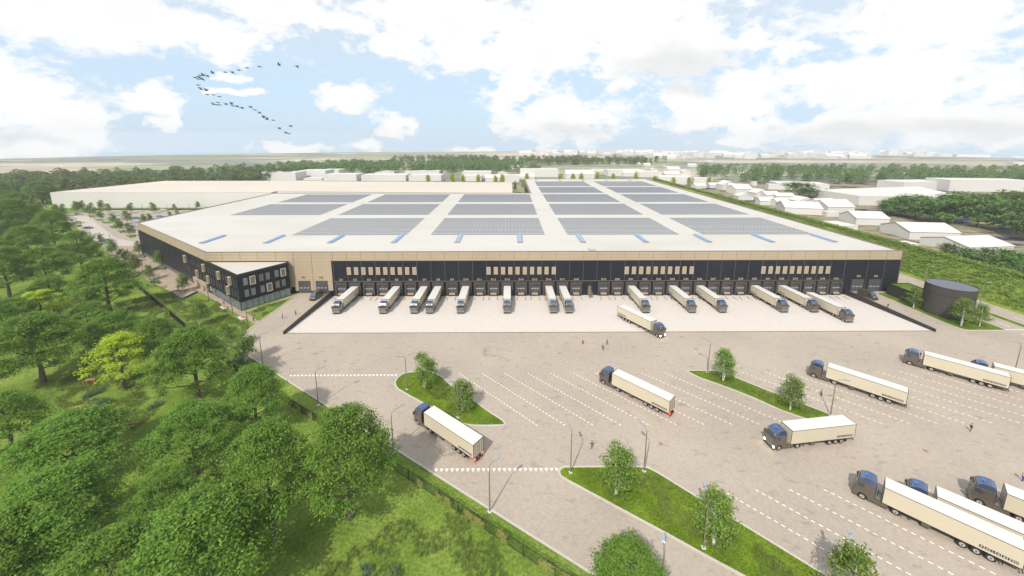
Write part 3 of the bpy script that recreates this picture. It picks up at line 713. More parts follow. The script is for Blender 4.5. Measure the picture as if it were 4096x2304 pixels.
w = MB(); w.sheet([(-3.6, -3.1), (-1.8, -5.0), (3.7, -5.0), (3.7, 4.6), (-3.6, 4.6)], 4.1); obj('grass_roof', w.mesh('grass_roof', M_grass), an)
w = MB(); kerb([(-3.75, -3.15), (-1.85, -5.15), (3.85, -5.15), (3.85, 4.75), (-3.75, 4.75)], .3, 4.34, 4.0, closed=True, mb=w); obj('parapet', w.mesh('parapet', M_black), an)
def ramp_strip(y0, y1, n, seed):
    b = MB(); rr = random.Random(seed); prof = [(171.6, -.04), (174.3, .35), (178, 2.4), (181, 5.4), (185, 8.0), (188, 8.7), (190.5, 8.3), (193, 6.5), (199, -.3)]
    rows = []
    for i in range(n + 1):
        y = y0 + (y1 - y0) * i / n; sc = 1. if y < 480 else max(.02, 1 - (y - 480) / 30)
        rows.append([(x + (mnoise.noise(Vector((x * .1, y * .06, 3))) * 1.0 if 1 < j < 8 else 0), y, z * sc + (mnoise.noise(Vector((x * .15, y * .1, 9))) * .5 if 1 < j < 8 else 0)) for j, (x, z) in enumerate(prof)])
    m = len(prof); vs = [p for r in rows for p in r]
    b.add(vs, [(i * m + j, i * m + j + 1, (i + 1) * m + j + 1, (i + 1) * m + j) for i in range(n) for j in range(m - 1)], 0, True)
    return b
struct('embankment', ramp_strip(30, 510, 160, 1), grass_material('bank_grass', (.11, .16, .018), (.23, .29, .05), .12))
def leaf_quad(mb, p, s, nrm, rr, mi=0, stretch=1.6):
    n = Vector(nrm).normalized(); a = n.orthogonal().normalized(); b_ = n.cross(a); t = rr.random() * 6.28
    u = (a * math.cos(t) + b_ * math.sin(t)) * s * stretch * .5; v = n.cross(u).normalized() * s * .5
    p = Vector(p); mb.add([p - u, p + v * .8 - u * .1, p + u, p - v * .8 + u * .1], [(0, 1, 2, 3)], mi)
rr = random.Random(5); hb = MB()
for i in range(26000):
    y = 60 + 430 * (rr.random() ** 1.5); x = rr.uniform(185.3, 189.3); z = 8.0 + rr.random() * 1.8
    s = .32 + .0016 * y; leaf_quad(hb, (x, y, z), s, (rr.uniform(-1, .6), rr.uniform(-1, .5), .8), rr)
o = obj('hedge', hb.mesh('hedge', M_leaf_h)); tag(o, 'long clipped green hedge on the crest of the bank right of the warehouse', 'hedge')
gc = MB()
for i in range(4200):
    y = 70 + 270 * (rr.random() ** 1.4); t = rr.random() ** .8; x = 174.2 + 11.5 * t; z0 = (x - 174) * .72
    for j in range(13): leaf_quad(gc, (x + rr.gauss(0, .42), y + rr.gauss(0, .42), z0 + rr.random() * .9), rr.uniform(.2, .38) * (1 + y * .0016), (rr.uniform(-.8, .3), rr.uniform(-.8, .3), .9), rr)
for i in range(9000):
    y = 60 + 330 * rr.random(); x = 189 + 9 * rr.random(); leaf_quad(gc, (x, y, max(0, 7.6 - (x - 189) * .75) + rr.random() * 1.2), .6, (rr.uniform(-.8, .3), rr.uniform(-.8, .3), .9), rr)
o = struct('bank_ground_cover', gc, M_leaf_h, 'stuff')

# ---------------------------------------------------------------- street lamps
def street_lamp(h):
    e = empty('street_lamp')
    b = MB(); b.box(-.28, .28, -.28, .28, -.02, .14); obj('base_plate', b.mesh('base_plate', mat('light_base', (.55, .58, .60), .6)), e)
    b = MB(); b.tube([(0, 0, .1), (0, 0, h * .55), (0, 0, h - .7)], [.13, .10, .075], 8); obj('pole', b.mesh('pole', M_pole), e)
    b = MB(); b.tube([(0, 0, h - .72), (.06, 0, h - .4), (.25, 0, h - .15), (.7, 0, h + .02), (1.25, 0, h + .12)], .05, 6); obj('arm', b.mesh('arm', M_pole), e)
    b = MB(); b.profile([(1.2, h + .07), (1.35, h + .19), (2.25, h + .3), (2.2, h + .24), (2.1, h + .17), (1.4, h + .04)], -.18, .18); hd = obj('lamp_head', b.mesh('lamp_head', M_lamp), e)
    return e
SL = street_lamp(8.6)
LAMPS = [((1052, 1460), 25, 'street lamp left of the apron where the yard edge meets the birches'), ((1274, 1621), 35, 'street lamp on the left verge beside the upper row of white triangles'), ((1574, 1811), 45, 'street lamp on the left verge behind the big tree crown'), ((1959, 2047), 40, 'street lamp on the left verge nearest the lower row of white triangles'),
         ((1627.5, 1558), 195, 'street lamp at the rounded tip of the upper left grass island'), ((1832, 1670.4), 200, 'street lamp on the upper left island beside the right birch'), ((2282, 1891.5), 100, 'street lamp at the left tip of the large lower grass island'), ((2576, 1886), 115, 'street lamp on the lower grass island right of the dark birch'), ((2814, 2192.6), 80, 'street lamp near the birch on the lower part of the lower island'),
         ((2830, 1489.6), 140, 'street lamp at the left tip of the narrow right grass island'), ((3321.6, 1662.5), -25, 'street lamp at the right end of the narrow grass island, before a parked trailer'), ((4055, 1500), 150, 'street lamp behind the trailers at the right edge of the yard'), ((3696, 1150.6), 0, 'street lamp on the bank road behind the round tank, farther one'), ((3916.7, 1223), 0, 'street lamp on the bank road right of the round tank'), ((2636, 2440), 70, 'street lamp at the bottom edge beside the dashed access road'), ((3372, 2420), 60, 'street lamp at the bottom right by the edge birch')]
for i, ((u, v), a, lb) in enumerate(LAMPS):
    e = SL if i == 0 else copy_tree(SL); p = G(u, v); e.location = p; e.rotation_euler = (0, 0, math.radians(a)); tag(e, lb, 'street lamp', 'street lamps round the yard')
def plaza_lamp():
    e = empty('path_lamp'); h = 5.2
    b = MB(); b.tube([(0, 0, 0), (0, 0, h)], [.09, .07], 6); obj('pole', b.mesh('pole', M_dpole), e)
    b = MB(); b.box(-.25, 1.0, -.1, .1, h - .02, h + .09); obj('lamp_head', b.mesh('lamp_head', M_dpole), e); return e
PLm = plaza_lamp()
PL = [c3(1475, 895), c3(1898, 1138), c3(2155, 1280), c3(535, 650), c3(313, 375), q1(1185, 1105), q1(735, 785), q1(660, 722), q1(825, 808), q1(915, 865), c2(1415, 250), c2(1820, 255), c2(2170, 240)]
PLL = ['slim dark lamp post on the lawn edge near the office entrance', 'slim dark lamp post between the two concrete benches', 'slim dark lamp post nearest the end of the office path', 'slim dark lamp post beside the bright reeds on the plaza', 'slim dark lamp post in the middle of the plaza grass strips', 'slim dark lamp post at the far end of the plaza', 'slim dark lamp post by the beige car along the car park edge', 'slim dark lamp post by the white car at the far car park corner', 'slim dark lamp post behind the navy car', 'slim dark lamp post behind the white saloon by the forest', 'slim lamp post at the far car park fence, left one', 'slim lamp post at the far car park fence, middle one', 'slim lamp post at the far car park fence, right one']
for i, (q, lb) in enumerate(zip(PL, PLL)):
    e = PLm if i == 0 else copy_tree(PLm); e.location = G(*q); tag(e, lb, 'lamp post', 'slim lamp posts of plaza and car park')

# ---------------------------------------------------------------- articulated lorries
def wheel_meshes(r, wd_):
    t = MB(); t.cyl((0, -wd_ / 2, 0), (0, wd_ / 2, 0), r, n=20)
    k = MB(); k.cyl((0, -wd_ / 2 - .02, 0), (0, wd_ / 2 + .02, 0), r * .58, n=16); k.cyl((0, -wd_ / 2 - .05, 0), (0, wd_ / 2 + .05, 0), r * .2, n=8, mi=1)
    return t.mesh('wheel', M_tyre), k.mesh('rim', [M_rim, M_chassis])
TW = wheel_meshes(.52, .34); CW = wheel_meshes(.34, .22)
def wheel(parent, x, y, r, W=TW):
    o = obj('wheel', W[0], parent, (x, y, r)); obj('rim', W[1], o); return o
def logo_mesh():
    ltr = {c: text_mesh(c, .40) for c in 'PALZO'}
    sq, lt = MB(), MB()
    for side in (1, -1):
        for i, c in enumerate('PALAZZO'):
            x = -3.2 - .5 * i if side == 1 else -6.2 + .5 * i
            y = side * 1.335; sq.box(x - .2, x + .2, min(y, side * 1.3), max(y, side * 1.3), 1.5, 1.9)
            me = ltr[c]; vs = [(x - side * v.co.x, y + side * .012 - side * v.co.z * -.2, 1.7 + v.co.y) for v in me.vertices]
            lt.add(vs, [tuple(p.vertices) if side == -1 else tuple(p.vertices)[::-1] for p in me.polygons])
    return sq.mesh('logo_square', M_logo), lt.mesh('lettering', M_logot)
LOGO = logo_mesh()
def make_lorry():
    e = empty('articulated_lorry')
    tp = lambda x, z: 1.0 if z < 2.2 else 1.0 - .05 * (z - 2.2)
    b = MB(); b.profile([(7.7, .5), (7.7, 3.05), (9.92, 3.05), (10.08, 2.25), (10.16, 1.3), (10.16, .38), (9.72, .33), (9.62, .8), (9.35, 1.12), (8.85, 1.12), (8.55, .85), (8.45, .5)], -1.25, 1.25, 0, tp)
    cab = obj('cab', b.mesh('cab', M_paintb, .035), e)
    b = MB(); b.profile([(7.68, 3.05), (7.7, 3.78), (8.2, 3.98), (8.95, 3.94), (9.5, 3.64), (9.94, 3.05)], -1.20, 1.20, 0, lambda x, z: .985 - .16 * max(0, z - 3.05))
    rf = obj('cab_roof', b.mesh('cab_roof', M_cabroof_sky, .06), e)
    b = MB(); b.box(8.75, 9.25, -.4, .4, 3.93, 3.99); obj('roof_hatch', b.mesh('roof_hatch', mat('blue_glass_hatch', (.05, .16, .42), .08, .2), .01), rf)
    b = MB(); b.tube([(8.9, .9, 3.85), (8.8, .9, 4.5)], .012, 4); obj('antenna', b.mesh('antenna', M_black), rf)
    b = MB(); b.add([(9.945, -1.08, 2.98), (9.945, 1.08, 2.98), (10.10, 1.14, 2.28), (10.10, -1.14, 2.28), (9.90, -1.08, 2.98), (9.90, 1.08, 2.98), (10.04, 1.14, 2.28), (10.04, -1.14, 2.28)], [(0, 3, 2, 1), (0, 1, 5, 4), (1, 2, 6, 5), (2, 3, 7, 6), (3, 0, 4, 7)])
    obj('windscreen', b.mesh('windscreen', M_glass), cab)
    b = MB()
    for s in (1, -1):
        y = s * 1.262; b.box(9.0, 9.75, min(y, y - s * .03), max(y, y - s * .03), 2.2, 2.82)
    obj('side_window', b.mesh('side_window', M_glass), cab)
    b = MB(); b.add([(9.98, -1.0, 3.06), (9.98, 1.0, 3.06), (9.80, 1.0, 3.36), (9.80, -1.0, 3.36), (10.05, -1.0, 3.04), (10.05, 1.0, 3.04), (9.86, 1.0, 3.38), (9.86, -1.0, 3.38)], [(4, 5, 6, 7), (3, 2, 1, 0), (0, 1, 5, 4), (1, 2, 6, 5), (2, 3, 7, 6), (3, 0, 4, 7)])
    sv = obj('sun_visor', b.mesh('sun_visor', M_chrome), cab)
    b = MB()
    for i in range(7):
        y = -.66 + .22 * i; b.add([(10.045, y - .085, 3.09), (10.045, y + .085, 3.09), (9.91, y + .085, 3.34), (9.91, y - .085, 3.34)], [(0, 1, 2, 3)])
    vs = [(v[0] + .015, v[1], v[2] + .01) for v in b.v]; b.v = vs; obj('logo_square', b.mesh('logo_square', M_logo), sv)
    b = MB()
    for z, hw in ((2.0, .92), (1.75, .9), (1.45, .88)): b.box(10.14, 10.2, -hw, hw, z - .04, z + .04)
    for z, hw in ((1.15, .85), (.98, .83), (.80, .8), (.62, .72)): b.box(10.14, 10.22, -hw, hw, z - .055, z + .05)
    obj('grille', b.mesh('grille', M_chrome), cab)
    b = MB(); b.box(9.9, 10.24, -1.22, 1.22, .30, .52); obj('bumper', b.mesh('bumper', M_chassis, .03), cab)
    for s in (1, -1):
        b = MB(); b.box(10.1, 10.19, min(s * .9, s * 1.2), max(s * .9, s * 1.2), .62, .95); obj('headlight', b.mesh('headlight', M_head), e)
        b = MB(); b.box(9.95, 10.1, min(s * 1.32, s * 1.56), max(s * 1.32, s * 1.56), 2.0, 2.75); b.tube([(9.9, s * 1.2, 2.8), (10.0, s * 1.42, 2.7)], .03, 4); obj('mirror', b.mesh('mirror', M_paintb), e)
        b = MB(); b.box(6.1, 8.4, min(s * 1.02, s * 1.22), max(s * 1.02, s * 1.22), .32, 1.02); obj('side_fairing', b.mesh('side_fairing', M_paintb, .03), e)
        b = MB()
        pts = [(5.2 + .66 * math.cos(a), .52 + .66 * math.sin(a)) for a in [PI * i / 8 for i in range(9)]]
        pi2 = [(5.2 + .60 * math.cos(a), .52 + .60 * math.sin(a)) for a in [PI * i / 8 for i in range(9)]]
        for i in range(8): b.add([(pts[i][0], y, pts[i][1]) for y in (s * .72, s * 1.24)] + [(pts[i + 1][0], y, pts[i + 1][1]) for y in (s * 1.24, s * .72)], [(0, 1, 2, 3)])
        b.box(4.5, 4.54, min(s * .8, s * 1.2), max(s * .8, s * 1.2), .2, .6); obj('mudguard', b.mesh('mudguard', M_chassis), e)
    b = MB()
    for s in (.38, -.38): b.box(4.2, 9.6, s - .05, s + .05, .62, .9)
    b.box(6.3, 7.6, -.95, .95, 1.02, 1.06, 1); b.box(4.7, 5.8, -.5, .5, .95, 1.08, 0); b.box(7.62, 7.68, -1.15, 1.15, .9, 3.1, 0)
    b.tube([(7.4, -.3, 1.1), (7.3, -.3, 1.9), (6.9, -.25, 1.6)], .04, 5); b.tube([(7.4, .3, 1.1), (7.3, .3, 1.9), (6.9, .25, 1.6)], .04, 5)
    obj('tractor_chassis', b.mesh('tractor_chassis', [M_chassis, M_steel]), e)
    b = MB(); b.box(-6.8, 6.8, -1.3, 1.3, 1.12, 3.95, 0); b.box(-6.82, 6.82, -1.31, 1.31, 3.95, 4.0, 1)
    bx = obj('trailer_box', b.mesh('trailer_box', [M_box, M_boxroof]), e)
    b = MB()
    for s in (1, -1):
        b.box(-6.83, 6.83, min(s * 1.3, s * 1.325), max(s * 1.3, s * 1.325), 3.87, 3.95); b.box(-6.83, 6.83, min(s * 1.3, s * 1.325), max(s * 1.3, s * 1.325), 1.08, 1.17)
        b.box(6.78, 6.84, s * 1.28 - .03, s * 1.28 + .03, 1.1, 4.01)
        b.box(-6.86, -6.79, s * 1.28 - .04, s * 1.28 + .04, 1.1, 4.01)
    b.box(6.79, 6.86, -1.3, 1.3, 3.93, 4.02); b.box(-6.86, -6.79, -1.3, 1.3, 3.93, 4.02); b.box(-6.86, -6.79, -1.3, 1.3, 1.05, 1.2)
    obj('edge_rail', b.mesh('edge_rail', M_chassis), bx)
    b = MB(); b.box(-6.85, -6.8, -1.22, -.02, 1.22, 3.9); b.box(-6.85, -6.8, .02, 1.22, 1.22, 3.9)
    dr = obj('rear_door', b.mesh('rear_door', M_box), e)
    b = MB()
    for y in (-.75, -.2, .2, .75): b.tube([(-6.88, y, 1.2), (-6.88, y, 3.9)], .02, 4)
    for y in (-1.2, 1.2):
        for z in (1.5, 2.2, 2.9, 3.6): b.box(-6.88, -6.84, y - .14, y + .1, z - .04, z + .04)
    obj('lock_rod', b.mesh('lock_rod', M_chassis), dr)
    ls = obj('logo_square', LOGO[0], bx); obj('lettering', LOGO[1], ls)
    b = MB()
    for s in (.45, -.45): b.box(-6.7, 6.4, s - .06, s + .06, .82, 1.1)
    for x in range(-6, 7): b.box(x - .05, x + .05, -1.25, 1.25, 1.02, 1.1)
    for x in (-4.2, -2.9, -1.6): b.cyl((x, -1.0, .52), (x, 1.0, .52), .09)
    for s in (1, -1): b.tube([(3.6, s * .9, 1.05), (3.6, s * .9, .35)], .07, 6); b.box(3.45, 3.75, s * .9 - .13, s * .9 + .13, .28, .36, 1)
    obj('trailer_chassis', b.mesh('trailer_chassis', [M_chassis, M_steel]), e)
    for s in (1, -1):
        b = MB(); b.box(1.5, 2.45, min(s * .55, s * 1.25), max(s * .55, s * 1.25), .45, 1.05); obj('tool_box', b.mesh('tool_box', M_paintb, .02), e)
        b = MB(); b.box(-5.2, -.6, min(s * .85, s * 1.27), max(s * .85, s * 1.27), 1.04, 1.09); b.box(-5.25, -5.2, min(s * .85, s * 1.27), max(s * .85, s * 1.27), .3, 1.05); obj('mudguard', b.mesh('mudguard', M_chassis), e)
        b = MB(); b.box(-6.88, -6.84, min(s * .85, s * 1.15), max(s * .85, s * 1.15), .86, 1.0); obj('tail_light', b.mesh('tail_light', M_red), e)
        for x in (-4.2, -2.9, -1.6): wheel(e, x, s * 1.08, .52)
        wheel(e, 9.08, s * 1.04, .52); wheel(e, 5.2, s * 1.02, .52)
    b = MB(); b.box(-7.0, -6.9, -1.2, 1.2, .42, .55); b.box(-7.0, -6.6, -.5, -.42, .45, .95); b.box(-7.0, -6.6, .42, .5, .45, .95); obj('underride_bar', b.mesh('underride_bar', M_chassis), e)
    return e
LR = make_lorry()
FITS = [((29.65, 76.74), 2.3405, 'cream lorry with its red tail lamps lit, in the middle of the yard'), ((-11.02, 64.8), 2.472, 'cream lorry leaving between the upper left island and the left verge, tail lamps lit'), ((82.11, 79.04), 2.3423, 'cream lorry parked behind the right end of the narrow grass island'), ((59.58, 64.62), -3.0198, 'cream lorry with lit headlamps turning left below the narrow island'), ((111.28, 84.21), 2.3447, 'cream lorry parked at the right edge, a man standing between cab and trailer')]
def from_corner(x, y, th): h = Vector((math.cos(th), math.sin(th))); n = Vector((-math.sin(th), math.cos(th))); p = Vector((x, y)) - h * 6.8 - n * 1.3; return (p.x, p.y)
FITS += [((64.62, 46.8), 2.3517, 'biggest foreground lorry in the bottom right corner, leftmost of the three parked there'), (from_corner(65.4, 49.1, 2.3517), 2.3517, 'lorry in the bottom right corner, middle one of the three parked there'), (from_corner(76.7, 49.5, 2.3517), 2.3517, 'lorry in the bottom right corner, rightmost of the three parked there'), (from_corner(116.9, 82.9, 2.3447), 2.3447, 'lorry mostly hidden behind the parked trailer at the right edge')]
FITS += [((40.3, 112.9), -math.atan2(11.4, 6.5), 'cream lorry pulling off the pale apron with headlamps lit')]
FITS += [((160.0, 164.5), -PI / 2, 'lorry on the bank road just behind the right corner of the warehouse')]
DOCKED = [1, 4, 6, 7, 9, 12, 15, 16, 21, 24, 26, 30, 32]
slope = lambda y: 0. if y < AY0 else ZD * min(1., (y - AY0) / (AY1 - AY0))
tilt = math.atan2(-ZD, AY1 - AY0)
first = [True]
def place_lorry(x, y, th, lb, grp, z=0., pitch=0.):
    e = LR if first[0] else copy_tree(LR); first[0] = False
    e.location = (x, y, z); e.rotation_mode = 'XYZ'; e.rotation_euler = (0, pitch, th); tag(e, lb, 'lorry', grp); return e
lit = {}
for i, ((x, y), th, lb) in enumerate(FITS):
    z = .02
    pt = 0.
    if i == 9: z = slope(y) * .9 + .05; pt = -tilt * .5
    lit[i] = place_lorry(x, y, th, lb, 'lorries out in the yard', z, pt)
for k in DOCKED:
    n = k + 1 if k < 18 else k
    place_lorry(DX(k), 131.6, -PI / 2, 'cream lorry with black cab backed into the dock numbered D%d' % n, 'lorries backed up to the docks', slope(131.6) + .03, -tilt)
place_lorry(109.3, 123.6, -PI / 2, 'cream lorry standing clear of the dock numbered D34, farther forward than its neighbours', 'lorries backed up to the docks', slope(123.6) + .03, -tilt)
def swap(e, nm, m_):
    for c in e.children:
        if c.name.split('.')[0] == nm: c.data = c.data.copy(); c.data.materials[0] = m_
for i in (0, 1): swap(lit[i], 'tail_light', M_redlit)
for i in (3, 9): swap(lit[i], 'headlight', M_headlit)

# wheel guides in front of the docks
wg = MB(); wg.tube([(0, 0, .12), (0, -1.6, .12), (.35, -2.9, .12)], .11, 8); wg.cyl((0, 0, -.1), (0, 0, .14), .1); wg.cyl((.35, -2.9, -.1), (.35, -2.9, .14), .1)
wgl = wg.mesh('wheel_guide', M_trim)
wgr = bpy.data.meshes.new('wheel_guide'); wgr = wgl.copy(); wgr.transform(Matrix.Scale(-1, 4, (1, 0, 0)))
for k in range(37):
    if k == 18: continue
    n = k + 1 if k < 18 else k
    for s, m_ in ((-1, wgr), (1, wgl)):
        o = obj('wheel_guide', m_, None, (DX(k) + s * 1.55, FY - 2.6, slope(FY - 3.6) + .0)); o.rotation_euler = (tilt, 0, 0)
        tag(o, 'bent steel tube wheel guide on the apron, %s of dock D%d' % ('left' if s < 0 else 'right', n), 'wheel guide', 'steel wheel guides in front of the docks')

# ---------------------------------------------------------------- vans and cars
def make_van():
    e = empty('delivery_van')
    pv = mat('brown_van_paint', (.10, .085, .07), .3, .4, coat=.7)
    b = MB(); b.profile([(-2.95, .35), (-2.98, 1.2), (-2.9, 2.45), (-2.6, 2.6), (1.0, 2.6), (1.45, 2.5), (2.15, 1.55), (2.75, 1.25), (2.98, .9), (2.98, .35)], -1.0, 1.0, 0, lambda x, z: 1 - .09 * max(0, z - 1.3))
    bd = obj('body', b.mesh('body', pv, .07), e)
    b = MB(); b.add([(1.5, -.82, 2.44), (1.5, .82, 2.44), (2.16, .93, 1.6), (2.16, -.93, 1.6), (1.3, -.8, 2.3), (1.3, .8, 2.3), (1.9, .9, 1.5), (1.9, -.9, 1.5)], [(0, 3, 2, 1), (0, 1, 5, 4), (1, 2, 6, 5), (2, 3, 7, 6), (3, 0, 4, 7)])
    vs = [(x + .07, y, z + .07) for x, y, z in b.v]; b.v = vs; obj('windscreen', b.mesh('windscreen', mat('blue_windscreen', (.03, .10, .26), .05, spec=1.)), bd)
    b = MB()
    for s in (1, -1): b.add([(.7, s * .955, 2.2), (1.35, s * .955, 2.2), (1.85, s * 1.0, 1.55), (.7, s * 1.0, 1.5)], [(0, 1, 2, 3)])
    vs = [(x, y * 1.01, z) for x, y, z in b.v]; b.v = vs; obj('side_window', b.mesh('side_window', M_glass), bd)
    for s in (1, -1):
        wheel(e, 1.95, s * .86, .36, CW); wheel(e, -1.75, s * .86, .36, CW)
        b = MB(); b.box(2.75, 2.97, s * .78 - .16, s * .78 + .16, .95, 1.25); obj('headlight', b.mesh('headlight', M_head, .02), e)
        b = MB(); b.box(-3.0, -2.94, s * .88 - .07, s * .88 + .07, 1.0, 1.6); obj('tail_light', b.mesh('tail_light', M_red), e)
        b = MB(); b.box(1.55, 1.7, s * 1.15 - .1, s * 1.15 + .1, 1.5, 1.85); obj('mirror', b.mesh('mirror', M_black), e)
    b = MB(); b.box(2.7, 3.04, -.95, .95, .3, .75); obj('bumper', b.mesh('bumper', M_black, .05), bd)
    return e
v1 = make_van(); p = G(1262, 1187); v1.location = (-71.6, 134.2, .0); v1.rotation_euler = (0, 0, -PI / 2 - .08); tag(v1, 'brown delivery van with blue windscreen parked in front of doors M1 and M2', 'van', 'brown delivery vans')
v2 = copy_tree(v1); v2.location = (133.4, 133.2, 0); v2.rotation_euler = (0, 0, -PI / 2 + .12); tag(v2, 'brown delivery van parked in front of door M3 beside the right ramp wall', 'van', 'brown delivery vans')
def make_car(paint, kind):
    e = empty('parked_car')
    pr = {'estate': [(-2.3, .3), (-2.35, .85), (-2.2, 1.0), (-.1, 1.0 + .02), (1.0, 1.0), (2.0, .85), (2.35, .65), (2.35, .3)], 'suv': [(-2.2, .35), (-2.25, 1.0), (-2.1, 1.12), (1.0, 1.12), (2.0, 1.0), (2.25, .8), (2.25, .35)]}['suv' if kind == 'suv' else 'estate']
    gh = {'estate': [(-2.15, .98), (-1.9, 1.4), (-.4, 1.47), (.3, 1.42), (1.15, .98)], 'saloon': [(-1.7, .98), (-1.0, 1.38), (-.2, 1.45), (.3, 1.4), (1.15, .98)], 'suv': [(-2.05, 1.1), (-1.85, 1.62), (-.3, 1.7), (.3, 1.64), (1.0, 1.1)]}[kind]
    b = MB(); b.profile(pr, -.92, .92, 0); bd = obj('body', b.mesh('body', paint, .08), e)
    b = MB(); b.profile(gh, -.80, .80, 0, lambda x, z: 1 - .28 * (z - 1.0)); obj('window', b.mesh('window', mat('car_glass', (.05, .10, .17), .05, spec=1.), .02), bd)
    t = gh[1][0], gh[1][1], gh[-2][0], gh[-2][1]
    b = MB(); zt = max(z for _, z in gh); b.profile([(gh[1][0], gh[1][1] - .02), (gh[1][0] + .03, gh[1][1] + .03), (gh[2][0], gh[2][1] + .03), (gh[3][0], gh[3][1] + .03), (gh[3][0] + .05, gh[3][1] - .02)], -.71, .71); obj('roof', b.mesh('roof', paint, .02), bd)
    for s in (1, -1):
        wheel(e, 1.42, s * .82, .34, CW); wheel(e, -1.4, s * .82, .34, CW)
        b = MB(); b.box(2.2, 2.37, s * .68 - .16, s * .68 + .16, .6, .74); obj('headlight', b.mesh('headlight', M_head, .01), e)
        b = MB(); b.box(-2.37, -2.25, s * .7 - .14, s * .7 + .14, .72, .86); obj('tail_light', b.mesh('tail_light', M_red), e)
    return e
cp = lambda n, c: mat('car_paint_' + n, c, .25, .3, coat=.8)
silver, white_, navy, blue_, beige, purple, green_ = cp('silver', (.5, .5, .49)), cp('white', (.74, .73, .70)), cp('navy', (.02, .035, .07)), cp('blue', (.08, .22, .45)), cp('beige', (.56, .53, .46)), cp('purple', (.16, .03, .10)), cp('greenish', (.33, .37, .33))
CARS = [(c2(290, 385), white_, 'estate', 95, 'white estate car nearest the forest at the far left of the car park'), (c2(400, 455), beige, 'suv', 80, 'beige estate car parked second along the forest edge'), (c2(540, 540), navy, 'estate', 85, 'navy car parked between the beige and the white one'), (c2(700, 645), white_, 'saloon', 85, 'white saloon car parked right of the navy car'), (c2(795, 745), green_, 'estate', 95, 'grey green car under the small birch by the fence'), (c2(895, 775), silver, 'estate', 85, 'silver car parked nearest the plaza under the birch'), (c2(385, 318), silver, 'estate', 85, 'silver estate beside the grass corner at the back left'),
        (c2(1060, 328), silver, 'estate', 85, 'silver car behind the birch in the middle of the car park'), (c2(1325, 385), blue_, 'suv', 60, 'bright blue car parked near the roof corner'), (c2(1265, 510), silver, 'estate', 90, 'silver car half hidden by the corner of the warehouse'), (c2(1610, 250), purple, 'suv', 60, 'purple car at the back fence'), (c2(1745, 250), white_, 'estate', 75, 'white car at the back fence beside the purple one'), (c2(1690, 352), blue_, 'saloon', 85, 'pale blue car peeping over the roof edge')]
for q, pt_, kd, az, lb in CARS:
    e = make_car(pt_, kd); e.location = G(*q) + Vector((0, 0, .02)); e.rotation_euler = (0, 0, math.radians(90 - az) + (0 if az < 88 else .05) + math.radians(5)); tag(e, lb, 'car', 'cars in the car park')

# ---------------------------------------------------------------- people, deer, geese
def skin(name, nodes, edges, mats, sub=1, root=0):
    """nodes: (x,y,z,r)"""
    me = bpy.data.meshes.new(name); me.from_pydata([n[:3] for n in nodes], edges, []); o = bpy.data.objects.new(name, me); COL.objects.link(o)
    o.modifiers.new('s', 'SKIN'); 
    if not me.skin_vertices: bpy.context.view_layer.objects.active = o
    if sub: o.modifiers.new('u', 'SUBSURF').levels = sub
    bpy.context.view_layer.update()
    sv = me.skin_vertices[0].data
    for i, n in enumerate(nodes):
        r = n[3]; sv[i].radius = r if isinstance(r, tuple) else (r, r)
    sv[root].use_root = True
    me.update(); o.update_tag(); bpy.context.view_layer.update()
    dg = bpy.context.evaluated_depsgraph_get(); out = bpy.data.meshes.new_from_object(o.evaluated_get(dg)); bpy.data.objects.remove(o); bpy.data.meshes.remove(me)
    out.name = name; out.materials.clear()
    for m_ in mats: out.materials.append(m_)
    for p in out.polygons: p.use_smooth = True
    return out
